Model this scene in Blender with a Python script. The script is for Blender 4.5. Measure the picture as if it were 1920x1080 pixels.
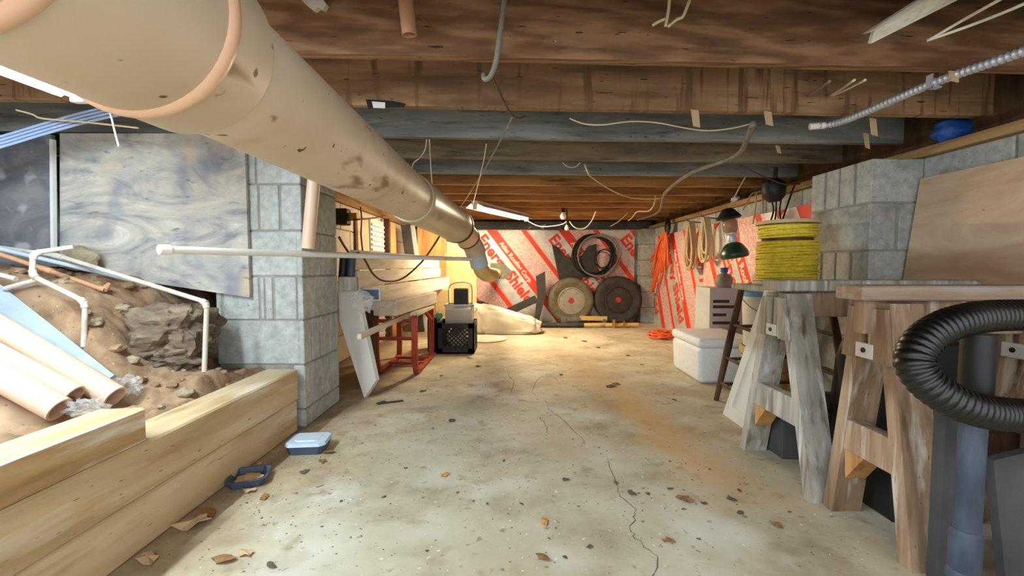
import bpy, bmesh, math, random
from mathutils import Vector, Matrix, noise
random.seed(7)
V = Vector
scene = bpy.context.scene
for o in list(bpy.data.objects):
    bpy.data.objects.remove(o)

# ------------------------------------------------------------------ camera
F = 840.0                      # focal length in pixels of the 1920 frame
PITCH = math.atan(42.0 / F)    # looking slightly down, horizon at y = 498
CH = 0.735                     # camera height above the slab
cam_d = bpy.data.cameras.new('camera')
cam_d.sensor_width = 36.0
cam_d.lens = 36.0 * F / 1920.0
cam_d.clip_start = 0.02
cam = bpy.data.objects.new('camera', cam_d)
cam.location = (0, 0, CH)
cam.rotation_euler = (math.pi / 2 - PITCH, 0, 0)
scene.collection.objects.link(cam)
scene.camera = cam

# ------------------------------------------------------------------ world / exposure
world = bpy.data.worlds.new('world')
scene.world = world
world.use_nodes = True
bg = world.node_tree.nodes['Background']
bg.inputs[0].default_value = (0.92, 0.96, 1.0, 1)
bg.inputs[1].default_value = 1.3
vs = scene.view_settings
vs.view_transform = 'Standard'
vs.look = 'None'
vs.exposure = 0.95
vs.gamma = 1.0
vs.use_curve_mapping = False
TUBE_BACK = ((1.0, 0.80, 0.52), 220.0)      # colour, strength of the warm shop light
TUBE_LEFT = ((0.74, 0.90, 1.0), 150.0)      # cool shop light over the dirt

# ------------------------------------------------------------------ helpers
def ray(u, v):
    x = (u - 960.0) / F
    y = (540.0 - v) / F
    cp, sp = math.cos(PITCH), math.sin(PITCH)
    return V((x, cp + y * sp, -sp + y * cp))
def atY(u, v, Y):
    d = ray(u, v); t = Y / d.y
    return V((d.x * t, Y, CH + d.z * t))
def atX(u, v, X):
    d = ray(u, v); t = X / d.x
    return V((X, d.y * t, CH + d.z * t))
def atZ(u, v, z=0.0):
    d = ray(u, v); t = (z - CH) / d.z
    return V((d.x * t, d.y * t, z))

def lin(c):
    r = []
    for x in c:
        x = x / 255.0
        r.append(x / 12.92 if x <= 0.04045 else ((x + 0.055) / 1.055) ** 2.4)
    return (r[0], r[1], r[2], 1)

class MB:
    def __init__(s):
        s.v = []; s.f = []
    def add(s, vs_, fs):
        b = len(s.v)
        s.v += [V(p) for p in vs_]
        s.f += [tuple(i + b for i in f) for f in fs]
        return s
    def hexa(s, p):   # 8 points, bottom loop 0-3, top loop 4-7
        return s.add(p, [(3, 2, 1, 0), (4, 5, 6, 7), (0, 1, 5, 4), (1, 2, 6, 5), (2, 3, 7, 6), (3, 0, 4, 7)])
    def box(s, lo, hi, bev=0.0):
        x0, y0, z0 = lo; x1, y1, z1 = hi
        if bev <= 0:
            return s.hexa([(x0, y0, z0), (x1, y0, z0), (x1, y1, z0), (x0, y1, z0), (x0, y0, z1), (x1, y0, z1), (x1, y1, z1), (x0, y1, z1)])
        return s.cbox(V(((x0 + x1) / 2, (y0 + y1) / 2, (z0 + z1) / 2)), V((1, 0, 0)), V((0, 1, 0)), V((0, 0, 1)), (x1 - x0) / 2, (y1 - y0) / 2, (z1 - z0) / 2, bev)
    def cbox(s, c, ax, ay, az, hx, hy, hz, bev=0.0):
        c = V(c)
        if bev <= 0:
            P = lambda i, j, k: c + ax * (i * hx) + ay * (j * hy) + az * (k * hz)
            return s.hexa([P(-1, -1, -1), P(1, -1, -1), P(1, 1, -1), P(-1, 1, -1), P(-1, -1, 1), P(1, -1, 1), P(1, 1, 1), P(-1, 1, 1)])
        # chamfered box: convex hull of 24 points
        bm = bmesh.new()
        for sx in (-1, 1):
            for sy in (-1, 1):
                for sz in (-1, 1):
                    for k in range(3):
                        d = [hx - bev, hy - bev, hz - bev]
                        d[k] += bev
                        bm.verts.new(c + ax * (sx * d[0]) + ay * (sy * d[1]) + az * (sz * d[2]))
        bmesh.ops.convex_hull(bm, input=bm.verts)
        s.frombm(bm); bm.free()
        return s
    def frombm(s, bm):
        bm.verts.index_update()
        s.add([v.co.copy() for v in bm.verts], [tuple(v.index for v in f.verts) for f in bm.faces])
    def beam(s, p, q, w, h, side=None, bev=0.0):   # bar from p to q; side = direction of w
        p = V(p); q = V(q); d = q - p; L = d.length; d.normalize()
        if side is None:
            side = d.cross(V((0, 0, 1)))
            if side.length < 1e-4: side = V((1, 0, 0))
        side = V(side); side = (side - d * side.dot(d)).normalized()
        up = side.cross(d).normalized()
        return s.cbox((p + q) / 2, d, side, up, L / 2, w / 2, h / 2, bev)
    def tube(s, pts, r, n=8, cap=True, rf=None):
        pts = [V(p) for p in pts]
        m = len(pts); b = len(s.v); prev = None
        for i, p in enumerate(pts):
            t = (pts[min(i + 1, m - 1)] - pts[max(i - 1, 0)])
            if t.length < 1e-9: t = V((0, 0, 1))
            t.normalize()
            if prev is None:
                a = V((0, 0, 1)) if abs(t.z) < .9 else V((1, 0, 0))
                e = (a - t * a.dot(t)).normalized()
            else:
                e = prev - t * prev.dot(t)
                e = e.normalized() if e.length > 1e-6 else t.orthogonal().normalized()
            prev = e; g = t.cross(e)
            rr = rf(i, m) if rf else r
            for k in range(n):
                a = 2 * math.pi * k / n
                s.v.append(p + (e * math.cos(a) + g * math.sin(a)) * rr)
        for i in range(m - 1):
            for k in range(n):
                k2 = (k + 1) % n
                s.f.append((b + i * n + k, b + i * n + k2, b + (i + 1) * n + k2, b + (i + 1) * n + k))
        if cap:
            s.f.append(tuple(b + k for k in reversed(range(n))))
            s.f.append(tuple(b + (m - 1) * n + k for k in range(n)))
        return s
    def lathe(s, c, axis, prof, n=24, close=False):   # prof: (radius, distance along the axis)
        c = V(c); d = V(axis).normalized()
        e = d.orthogonal().normalized(); g = d.cross(e); b = len(s.v); m = len(prof)
        for (r, h) in prof:
            for k in range(n):
                a = 2 * math.pi * k / n
                s.v.append(c + d * h + (e * math.cos(a) + g * math.sin(a)) * r)
        for i in range(m if close else m - 1):
            j = (i + 1) % m
            for k in range(n):
                k2 = (k + 1) % n
                s.f.append((b + i * n + k, b + i * n + k2, b + j * n + k2, b + j * n + k))
        if not close:
            if prof[0][0] > 1e-5: s.f.append(tuple(b + k for k in reversed(range(n))))
            if prof[-1][0] > 1e-5: s.f.append(tuple(b + (m - 1) * n + k for k in range(n)))
        return s
    def prism(s, pts, off):     # polygon extruded by a vector
        off = V(off); n = len(pts); pts = [V(p) for p in pts]
        return s.add(pts + [p + off for p in pts], [tuple(reversed(range(n))), tuple(range(n, 2 * n))] + [(i, (i + 1) % n, n + (i + 1) % n, n + i) for i in range(n)])
    def lump(s, c, size, amp=0.2, fr=2.0, sub=3, power=1.0, seed=0, flat=None):
        bm = bmesh.new()
        bmesh.ops.create_icosphere(bm, subdivisions=sub, radius=1)
        for v in bm.verts:
            d = v.co.normalized()
            p = V((math.copysign(abs(d.x) ** power, d.x), math.copysign(abs(d.y) ** power, d.y), math.copysign(abs(d.z) ** power, d.z)))
            k = 1 + amp * noise.fractal(d * fr + V((seed * 3.1, seed * 1.7, seed)), 1.0, 2.0, 4)
            q = V((p.x * size[0], p.y * size[1], p.z * size[2])) * k
            if flat is not None and q.z < flat: q.z = flat
            v.co = V(c) + q
        s.frombm(bm); bm.free()
        return s

def smooth_path(pts, k=6):
    pts = [V(p) for p in pts]; out = []; n = len(pts)
    for i in range(n - 1):
        p0 = pts[max(i - 1, 0)]; p1 = pts[i]; p2 = pts[i + 1]; p3 = pts[min(i + 2, n - 1)]
        for j in range(k):
            t = j / k
            out.append(0.5 * ((2 * p1) + (p2 - p0) * t + (2 * p0 - 5 * p1 + 4 * p2 - p3) * t * t + (3 * p1 - p0 - 3 * p2 + p3) * t * t * t))
    out.append(pts[-1])
    return out

def wl(o):
    p = V((0, 0, 0))
    while o is not None:
        p += o.location; o = o.parent
    return p
def tag(o, label=None, cat=None, group=None, kind=None):
    if label: o['label'] = label
    if cat: o['category'] = cat
    if group: o['group'] = group
    if kind: o['kind'] = kind
    return o
def obj(name, mb, mat, parent=None, label=None, cat=None, group=None, kind=None, shade=False, origin=None):
    vs_ = mb.v
    if parent is None:
        if origin is None:
            xs = [p.x for p in vs_]; ys = [p.y for p in vs_]; zs = [p.z for p in vs_]
            origin = V(((min(xs) + max(xs)) / 2, (min(ys) + max(ys)) / 2, min(zs)))
        base = V(origin)
    else:
        base = wl(parent)
    me = bpy.data.meshes.new(name)
    me.from_pydata([tuple(p - base) for p in vs_], [], mb.f)
    me.validate()
    bm = bmesh.new(); bm.from_mesh(me)
    bmesh.ops.recalc_face_normals(bm, faces=bm.faces)
    bm.to_mesh(me); bm.free()
    me.materials.append(mat)
    o = bpy.data.objects.new(name, me)
    scene.collection.objects.link(o)
    if parent is None: o.location = base
    else: o.parent = parent
    if shade:
        for p in me.polygons: p.use_smooth = True
        if shade != 'all':
            me.set_sharp_from_angle(angle=math.radians(40))
    return tag(o, label, cat, group, kind)
def thing(name, loc, label, cat, group=None, kind=None):
    o = bpy.data.objects.new(name, None)
    o.empty_display_size = .05
    scene.collection.objects.link(o)
    o.location = loc
    return tag(o, label, cat, group, kind)
def inst(name, me, parent, loc, rotz=0, scale=None):
    o = bpy.data.objects.new(name, me)
    scene.collection.objects.link(o)
    o.parent = parent
    o.location = V(loc) - (wl(parent) if parent else V((0, 0, 0)))
    o.rotation_euler = (0, 0, rotz)
    if scale: o.scale = scale
    return o
def meshdata(name, mb, mat, shade=False):
    me = bpy.data.meshes.new(name)
    me.from_pydata([tuple(p) for p in mb.v], [], mb.f)
    bm = bmesh.new(); bm.from_mesh(me)
    bmesh.ops.recalc_face_normals(bm, faces=bm.faces)
    bm.to_mesh(me); bm.free()
    me.materials.append(mat)
    if shade:
        for p in me.polygons: p.use_smooth = True
        me.set_sharp_from_angle(angle=math.radians(40))
    return me

# ------------------------------------------------------------------ materials
def M(name, cols, scale=5.0, stretch=(1, 1, 1), detail=6.0, dist=0.0, rough=0.75, bump=0.15, metal=0.0,
      spk=None, blotch=None, rings=None, lo=0.3, hi=0.7, spec=0.4, alpha=None, bdist=0.01, extra=None, perobj=0.0):
    m = bpy.data.materials.new(name)
    m.use_nodes = True
    nt = m.node_tree; N = nt.nodes; L = nt.links
    b = N['Principled BSDF']
    tc = N.new('ShaderNodeTexCoord'); mp = N.new('ShaderNodeMapping')
    mp.inputs['Scale'].default_value = stretch
    L.new(tc.outputs['Object'], mp.inputs['Vector'])
    vec = mp.outputs['Vector']
    if perobj:
        oi = N.new('ShaderNodeObjectInfo'); ad = N.new('ShaderNodeVectorMath'); ad.operation = 'ADD'
        sc = N.new('ShaderNodeMath'); sc.operation = 'MULTIPLY'; sc.inputs[1].default_value = 37.0
        L.new(oi.outputs['Random'], sc.inputs[0]); L.new(vec, ad.inputs[0]); L.new(sc.outputs[0], ad.inputs[1])
        vec = ad.outputs[0]
    nz = N.new('ShaderNodeTexNoise')
    nz.inputs['Scale'].default_value = scale; nz.inputs['Detail'].default_value = detail
    nz.inputs['Roughness'].default_value = 0.6; nz.inputs['Distortion'].default_value = dist
    L.new(vec, nz.inputs['Vector'])
    fac = nz.outputs['Fac']
    if rings:
        wv = N.new('ShaderNodeTexWave'); wv.wave_type = 'RINGS' if rings[2] else 'BANDS'
        if not rings[2]: wv.bands_direction = 'Z'
        wv.inputs['Scale'].default_value = rings[0]; wv.inputs['Distortion'].default_value = rings[1]
        wv.inputs['Detail'].default_value = 3; wv.inputs['Detail Scale'].default_value = 1.2
        L.new(vec, wv.inputs['Vector'])
        mm = N.new('ShaderNodeMath'); mm.operation = 'MULTIPLY_ADD'
        mm.inputs[1].default_value = rings[3]
        L.new(wv.outputs['Fac'], mm.inputs[0])
        m2 = N.new('ShaderNodeMath'); m2.operation = 'MULTIPLY'; m2.inputs[1].default_value = 1 - rings[3]
        L.new(fac, m2.inputs[0]); L.new(m2.outputs[0], mm.inputs[2])
        fac = mm.outputs[0]
    cr = N.new('ShaderNodeValToRGB')
    el = cr.color_ramp.elements
    n = len(cols)
    pos = [lo + (hi - lo) * i / max(1, n - 1) for i in range(n)]
    el[0].position = pos[0]; el[0].color = lin(cols[0])
    if n == 1:
        el[1].position = 1.0; el[1].color = lin(cols[0])
    else:
        el[1].position = pos[-1]; el[1].color = lin(cols[-1])
        for i in range(1, n - 1):
            e = el.new(pos[i]); e.color = lin(cols[i])
    L.new(fac, cr.inputs['Fac'])
    col = cr.outputs['Color']
    def over(col, fac_out, c2):
        mx = N.new('ShaderNodeMix'); mx.data_type = 'RGBA'
        L.new(fac_out, mx.inputs[0]); L.new(col, mx.inputs[6])
        mx.inputs[7].default_value = lin(c2)
        return mx.outputs[2]
    def mask(sc_, lo_, hi_, st=None, det=3.0):
        q = N.new('ShaderNodeTexNoise'); q.inputs['Scale'].default_value = sc_; q.inputs['Detail'].default_value = det
        if st:
            mq = N.new('ShaderNodeMapping'); mq.inputs['Scale'].default_value = st
            L.new(tc.outputs['Object'], mq.inputs['Vector']); L.new(mq.outputs[0], q.inputs['Vector'])
        else:
            L.new(vec if perobj else tc.outputs['Object'], q.inputs['Vector'])
        r = N.new('ShaderNodeMapRange'); r.inputs['From Min'].default_value = lo_; r.inputs['From Max'].default_value = hi_
        L.new(q.outputs['Fac'], r.inputs['Value'])
        return r.outputs[0]
    for bl in (blotch or []):
        col = over(col, mask(bl[1], bl[2], bl[3], bl[4] if len(bl) > 4 else None), bl[0])
    for sp in (spk or []):
        col = over(col, mask(sp[1], sp[2], sp[3], None, 1.0), sp[0])
    if extra: col = extra(nt, tc, col, over)
    L.new(col, b.inputs['Base Color'])
    b.inputs['Roughness'].default_value = rough
    b.inputs['Metallic'].default_value = metal
    b.inputs['Specular IOR Level'].default_value = spec
    if alpha is not None: b.inputs['Alpha'].default_value = alpha
    if bump:
        bp = N.new('ShaderNodeBump'); bp.inputs['Strength'].default_value = bump; bp.inputs['Distance'].default_value = bdist
        L.new(fac, bp.inputs['Height']); L.new(bp.outputs[0], b.inputs['Normal'])
    return m
def EM(name, col, strength):
    m = bpy.data.materials.new(name); m.use_nodes = True
    nt = m.node_tree; nt.nodes.clear()
    e = nt.nodes.new('ShaderNodeEmission'); e.inputs[0].default_value = (*col, 1); e.inputs[1].default_value = strength
    o = nt.nodes.new('ShaderNodeOutputMaterial'); nt.links.new(e.outputs[0], o.inputs[0])
    return m

def floor_stain(nt, tc, col, over):
    # rusty streak on the slab, a distorted band along a line on the floor
    N = nt.nodes; L = nt.links
    sp = N.new('ShaderNodeSeparateXYZ'); L.new(tc.outputs['Object'], sp.inputs[0])
    nz = N.new('ShaderNodeTexNoise'); nz.inputs['Scale'].default_value = 3.0; nz.inputs['Detail'].default_value = 5
    L.new(tc.outputs['Object'], nz.inputs['Vector'])
    a = N.new('ShaderNodeMath'); a.operation = 'MULTIPLY_ADD'; a.inputs[1].default_value = 0.12; a.inputs[2].default_value = -0.90
    L.new(sp.outputs['Y'], a.inputs[0])          # .12*y - .90
    s = N.new('ShaderNodeMath'); s.operation = 'ADD'; L.new(sp.outputs['X'], s.inputs[0]); L.new(a.outputs[0], s.inputs[1])
    w = N.new('ShaderNodeMath'); w.operation = 'MULTIPLY_ADD'; w.inputs[1].default_value = 0.5; w.inputs[2].default_value = -0.25
    L.new(nz.outputs['Fac'], w.inputs[0])
    d = N.new('ShaderNodeMath'); d.operation = 'ADD'; L.new(s.outputs[0], d.inputs[0]); L.new(w.outputs[0], d.inputs[1])
    ab = N.new('ShaderNodeMath'); ab.operation = 'ABSOLUTE'; L.new(d.outputs[0], ab.inputs[0])
    r = N.new('ShaderNodeMapRange'); r.inputs['From Min'].default_value = 0.22; r.inputs['From Max'].default_value = 0.04
    r.inputs['To Max'].default_value = 0.6
    L.new(ab.outputs[0], r.inputs['Value'])
    # only between y = 1.3 and 3.2
    q = N.new('ShaderNodeMapRange'); q.inputs['From Min'].default_value = 1.25; q.inputs['From Max'].default_value = 1.6
    L.new(sp.outputs['Y'], q.inputs['Value'])
    q2 = N.new('ShaderNodeMapRange'); q2.inputs['From Min'].default_value = 3.6; q2.inputs['From Max'].default_value = 2.4
    L.new(sp.outputs['Y'], q2.inputs['Value'])
    m1 = N.new('ShaderNodeMath'); m1.operation = 'MULTIPLY'; L.new(r.outputs[0], m1.inputs[0]); L.new(q.outputs[0], m1.inputs[1])
    m2 = N.new('ShaderNodeMath'); m2.operation = 'MULTIPLY'; L.new(m1.outputs[0], m2.inputs[0]); L.new(q2.outputs[0], m2.inputs[1])
    col = over(col, m2.outputs[0], (205, 158, 92))
    n2 = N.new('ShaderNodeTexNoise'); n2.inputs['Scale'].default_value = 7.0; n2.inputs['Detail'].default_value = 8
    L.new(tc.outputs['Object'], n2.inputs['Vector'])
    e = N.new('ShaderNodeMath'); e.operation = 'MULTIPLY_ADD'; e.inputs[1].default_value = 0.9
    L.new(n2.outputs['Fac'], e.inputs[0]); L.new(sp.outputs['X'], e.inputs[2])
    f = N.new('ShaderNodeMapRange'); f.inputs['From Min'].default_value = -0.12; f.inputs['From Max'].default_value = -0.50
    f.inputs['To Max'].default_value = 0.75
    L.new(e.outputs[0], f.inputs['Value'])
    return over(col, f.outputs[0], (140, 116, 86))

m_floor = M('concrete_slab', [(158, 144, 116), (194, 184, 158), (212, 206, 186)], scale=3.2, detail=14, rough=.85, bump=.4, bdist=.006,
            blotch=[((164, 144, 106), 1.6, .52, .72), ((212, 208, 192), 2.6, .54, .70), ((168, 152, 122), 9.0, .60, .72), ((150, 136, 110), 26.0, .64, .74)], spk=[((120, 106, 84), 70, .72, .77), ((138, 122, 96), 30, .72, .80), ((226, 222, 208), 60, .72, .76)], extra=floor_stain)
m_crack = M('crack', [(118, 104, 82)], bump=0, rough=.95)
m_block = M('concrete_block', [(156, 159, 155), (178, 181, 177), (196, 198, 193)], scale=28, detail=8, rough=.95, bump=.5, bdist=.003, spk=[((104, 104, 100), 130, .70, .78)], blotch=[((120, 117, 106), 3, .55, .75)], perobj=1)
m_mortar = M('mortar', [(136, 134, 124), (164, 160, 148)], scale=20, rough=.95, bump=.4)
m_wallpaint = M('painted_wall', [(196, 182, 164), (214, 202, 186)], scale=5, rough=.9)
def wood(name, cols, ax='x', sc=6.0, st=14.0, bump=.2, rough=.8, rings=None, **k):
    s = {'x': (1, st, st), 'y': (st, 1, st), 'z': (st, st, 1)}[ax]
    return M(name, cols, scale=sc * .35, stretch=s, detail=8, dist=.6, bump=bump, rough=rough, rings=rings, bdist=.004, perobj=1, **k)
m_joist = [wood('joist_brown', [(84, 54, 34), (128, 90, 60), (166, 126, 90)], 'x', 4, 6, rings=(2.2, 9.0, True, .22), bump=.35, lo=.25, hi=.75, blotch=[((84, 58, 38), 2.4, .58, .80), ((160, 128, 96), 3.6, .58, .80)], spk=[((52, 36, 26), 16, .72, .76)]),
           wood('joist_tan', [(112, 82, 56), (152, 116, 82), (184, 148, 110)], 'x', 4, 7, bump=.35, blotch=[((98, 76, 54), 2.2, .55, .75), ((120, 88, 60), 5.0, .56, .66, (7, 1, .6))], spk=[((64, 46, 34), 16, .72, .76)]),
           wood('joist_grey', [(92, 92, 88), (130, 132, 126), (162, 162, 154)], 'x', 4, 9, bump=.3, blotch=[((76, 72, 64), 3.2, .58, .75)], spk=[((60, 55, 48), 14, .72, .76)]),
           wood('joist_dun', [(96, 82, 64), (132, 114, 90), (160, 142, 114)], 'x', 4, 9, bump=.3, blotch=[((66, 56, 44), 3.0, .56, .75)], spk=[((60, 50, 40), 14, .72, .76)]),
           wood('joist_amber', [(128, 84, 44), (172, 122, 70), (196, 148, 92)], 'x', 4, 9, bump=.3, blotch=[((100, 72, 44), 2.2, .56, .75)])]
m_subfloor = M('subfloor', [(52, 36, 22), (86, 62, 38), (110, 82, 52)], scale=3, stretch=(1, 3, 1), rough=.9, bump=.2)
m_sill = wood('sill_wood', [(120, 92, 58), (168, 134, 90), (190, 158, 112)], 'y', 5, 12)
m_ply = M('weathered_plywood', [(118, 120, 124), (168, 166, 162), (196, 188, 174), (212, 210, 204)], scale=2.2, stretch=(1, 1, 2.6), detail=12, dist=2.6, rough=.85, bump=.25, bdist=.004, blotch=[((134, 138, 148), 4.5, .55, .70), ((196, 176, 150), 3.7, .58, .72), ((126, 126, 128), 14, .64, .74, (1, 1, 3))])
m_ply2 = M('dark_plywood', [(88, 88, 94), (118, 118, 122), (150, 148, 148)], scale=1.8, stretch=(1, 1, 2.2), detail=9, dist=2.0, rough=.85, bump=.25, bdist=.004, blotch=[((78, 80, 88), 5, .55, .7), ((164, 164, 166), 7, .60, .68)])
m_plyR = M('pale_plywood', [(190, 158, 128), (212, 182, 150), (224, 200, 170)], scale=1.7, stretch=(1, 1.2, 4), detail=8, dist=1.6, rough=.8, bump=.15, blotch=[((188, 138, 118), 2.6, .60, .78), ((222, 200, 164), 2.0, .56, .75)], spk=[((124, 98, 74), 14, .77, .80)])
m_timber = wood('landscape_timber', [(178, 152, 112), (202, 178, 138), (216, 198, 162)], 'y', 3, 6, bump=.3, blotch=[((170, 138, 94), 3.2, .54, .75), ((222, 212, 190), 2.1, .55, .72)], spk=[((130, 98, 62), 26, .73, .78)])
m_timber4 = wood('short_timber', [(156, 122, 80), (190, 156, 112), (206, 180, 142)], 'y', 4, 10, bump=.3, blotch=[((226, 222, 210), 3.0, .52, .7)])
m_whitew = wood('whitewashed_wood', [(188, 174, 152), (214, 204, 186), (228, 220, 206)], 'y', 4, 10, blotch=[((180, 158, 128), 3, .58, .75)])
m_greyw = wood('grey_wood', [(132, 124, 112), (170, 164, 152), (198, 194, 186)], 'z', 5, 10, blotch=[((112, 92, 70), 3.5, .54, .72), ((214, 216, 216), 3.1, .58, .72)])
m_brownw = wood('brown_wood', [(120, 94, 72), (158, 130, 104), (186, 160, 132)], 'z', 5, 10, blotch=[((96, 68, 46), 3.0, .56, .75), ((204, 192, 176), 4.0, .56, .72)], spk=[((70, 50, 36), 30, .74, .78)])
m_capw = wood('cap_wood', [(134, 110, 94), (172, 146, 126), (196, 178, 160)], 'x', 5, 10, blotch=[((176, 172, 172), 3.0, .54, .72)])
m_darkw = wood('dark_stained_wood', [(52, 34, 24), (84, 56, 40), (104, 74, 54)], 'z', 5, 8)
m_stud = wood('stud', [(156, 108, 60), (198, 148, 92), (214, 172, 118)], 'z', 5, 10)
m_tan = M('cardboard_tan', [(186, 156, 112), (206, 178, 134), (216, 192, 150)], scale=3, stretch=(1, 1, 2), rough=.85, bump=.1, blotch=[((172, 138, 92), 5, .6, .75)])
m_whitep = M('white_paint', [(214, 212, 204), (228, 226, 220)], scale=6, rough=.6, bump=.08, blotch=[((190, 182, 166), 5, .6, .75)])
m_dirt = M('dirt', [(104, 78, 56), (146, 116, 88), (176, 146, 116)], scale=9, detail=10, rough=1, bump=.9, bdist=.012, blotch=[((168, 140, 112), 3, .54, .72), ((98, 74, 54), 5, .58, .75)], spk=[((184, 162, 134), 90, .72, .80), ((84, 64, 48), 70, .72, .80)])
m_rock = M('rock', [(70, 58, 48), (110, 94, 78), (140, 122, 102)], scale=9, stretch=(1, 1, 2.5), detail=10, rough=.95, bump=.9, bdist=.015)
m_rockl = M('stone_pale', [(140, 124, 100), (172, 156, 130)], scale=12, detail=8, rough=.95, bump=.6)
m_pipe = M('pvc_big', [(188, 166, 138), (204, 184, 156), (214, 196, 170)], scale=2.2, detail=8, rough=.5, bump=.08, blotch=[((176, 146, 106), 5.5, .56, .76), ((216, 198, 172), 2.6, .52, .72), ((140, 108, 70), 9, .66, .74, (1, .45, 1.6)), ((120, 90, 58), 22, .70, .76, (1.4, .5, 1))], spk=[((96, 70, 44), 40, .74, .78)], spec=.4)
m_pipering = M('pvc_ring', [(224, 178, 146), (232, 190, 158)], scale=6, rough=.4, bump=.03)
m_pipe6 = M('pvc_coupling', [(176, 164, 132), (196, 186, 156)], scale=4, rough=.4, bump=.05, blotch=[((150, 130, 94), 6, .6, .75)])
m_pipeblue = M('pvc_pale_blue', [(168, 184, 196), (190, 200, 204)], scale=6, rough=.45, bump=.03)
m_pvcpk = M('pvc_peach', [(218, 182, 154), (228, 198, 172)], scale=5, rough=.4, bump=.03, blotch=[((214, 178, 152), 6, .6, .75)])
m_pvcw = M('pvc_white', [(226, 224, 214), (236, 234, 226)], scale=6, rough=.4, bump=.02, blotch=[((196, 184, 160), 9, .62, .74)])
m_pvcg = M('pvc_dusty', [(190, 180, 166), (208, 202, 192)], scale=7, rough=.6, bump=.05, blotch=[((160, 140, 116), 8, .58, .72)])
m_pvctan = M('pvc_copper', [(176, 128, 92), (200, 152, 116)], scale=8, rough=.5)
m_blueb = M('blue_board', [(140, 152, 172), (162, 174, 192), (186, 196, 208)], scale=3, rough=.6, bump=.1, blotch=[((190, 200, 214), 5, .62, .74)])
m_plastic = M('clear_film', [(226, 224, 220)], rough=.2, bump=.0, alpha=.2)
m_clear = M('clear_plastic', [(206, 204, 190)], rough=.3, bump=0, alpha=.5)
m_bluelid = M('pale_blue_lid', [(186, 206, 224), (200, 216, 230)], scale=8, rough=.4, bump=.02)
m_navy = M('navy_tray', [(58, 70, 90), (74, 88, 110)], scale=8, rough=.5, bump=.02)
m_foil = M('foil_facer', [(196, 190, 184), (218, 214, 208), (232, 228, 222)], scale=9, detail=5, rough=.42, bump=.12, metal=.35, bdist=.006)
m_red = M('red_print', [(226, 62, 34), (238, 80, 48)], scale=9, rough=.5, bump=.05, bdist=.004)
m_whitep2 = M('white_print', [(240, 234, 226)], bump=0, rough=.5)
def vor_extra(nt, tc, col, over):
    N = nt.nodes; L = nt.links
    v = N.new('ShaderNodeTexVoronoi'); v.feature = 'DISTANCE_TO_EDGE'; v.inputs['Scale'].default_value = 34
    L.new(tc.outputs['Object'], v.inputs['Vector'])
    r = N.new('ShaderNodeMapRange'); r.inputs['From Min'].default_value = .16; r.inputs['From Max'].default_value = .05
    r.inputs['To Max'].default_value = .5
    L.new(v.outputs['Distance'], r.inputs['Value'])
    return over(col, r.outputs[0], (226, 88, 66))
m_pink = M('pink_small_print', [(226, 206, 200), (236, 222, 216)], scale=12, rough=.5, bump=.05, metal=.2, extra=vor_extra)
m_rubber = M('tyre_rubber', [(44, 42, 40), (66, 64, 60)], scale=14, rough=.8, bump=.15)
m_rubberd = M('tyre_rubber_dusty', [(84, 78, 62), (120, 112, 90)], scale=12, rough=.85, bump=.15)
m_rim = M('steel_rim', [(150, 144, 132), (180, 172, 156)], scale=12, rough=.45, metal=.5, blotch=[((120, 96, 70), 8, .6, .75)])
m_rimd = M('dark_rim', [(50, 48, 46), (70, 66, 62)], scale=12, rough=.5, metal=.4)
m_redcap = M('red_hub', [(150, 44, 34), (178, 64, 48)], scale=12, rough=.6)
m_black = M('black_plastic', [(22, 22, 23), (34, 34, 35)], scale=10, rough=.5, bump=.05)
m_blackd = M('dusty_black', [(38, 38, 38), (62, 60, 56)], scale=12, rough=.7, bump=.1)
m_hose = M('hose_black', [(4, 4, 4), (9, 8, 8)], scale=8, blotch=[((34, 29, 21), 5, .56, .76)], rough=.38, bump=.03, spec=.6)
m_pole = M('pole_blue_grey', [(44, 52, 66), (64, 74, 90), (94, 100, 112)], scale=5, stretch=(3, 3, 1), rough=.5, bump=.05, blotch=[((54, 58, 66), 6, .56, .72)])
m_steel = M('galvanised', [(190, 194, 204), (216, 218, 224)], scale=14, rough=.42, metal=.45, bump=.03)
m_greymetal = M('grey_metal', [(104, 106, 106), (134, 134, 130)], scale=10, rough=.5, metal=.5)
m_cab_w = M('white_cable', [(218, 210, 190), (230, 224, 208)], scale=10, rough=.5, bump=0)
m_cab_y = M('cream_cable', [(206, 184, 140), (218, 200, 160)], scale=10, rough=.5, bump=0)
m_cab_b = M('blue_cable', [(150, 172, 210), (172, 190, 220)], scale=10, rough=.4, bump=0)
m_cab_br = M('brown_cable', [(74, 52, 40), (96, 70, 54)], scale=10, rough=.5, bump=0)
m_cab_g = M('grey_cable', [(120, 114, 104), (150, 142, 130)], scale=10, rough=.6, bump=.05)
m_string = M('twine', [(190, 172, 140)], rough=.8, bump=0)
m_orange = M('orange_cord', [(222, 96, 44), (236, 116, 62)], scale=10, rough=.55, bump=.02)
m_beigecord = M('beige_cord', [(190, 158, 118), (212, 184, 146)], scale=10, rough=.6, bump=.02)
m_yellow = M('yellow_rope', [(206, 178, 34), (230, 206, 60), (240, 220, 84)], scale=60, rough=.6, bump=.35, bdist=.002)
m_foam = M('white_foam', [(226, 228, 230), (236, 238, 240)], scale=50, rough=.7, bump=.12, bdist=.001)
m_bucket = M('bucket_white', [(214, 214, 206), (226, 224, 214)], scale=6, rough=.45, bump=.02)
m_bucketl = M('bucket_lid_blue', [(84, 146, 206), (104, 164, 220)], scale=6, rough=.45, bump=.02)
m_buckety = M('bucket_tan', [(196, 164, 96), (212, 184, 120)], scale=6, rough=.5, bump=.02)
m_carton = M('grey_carton', [(188, 192, 196), (206, 208, 210)], scale=5, rough=.7, bump=.05)
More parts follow.
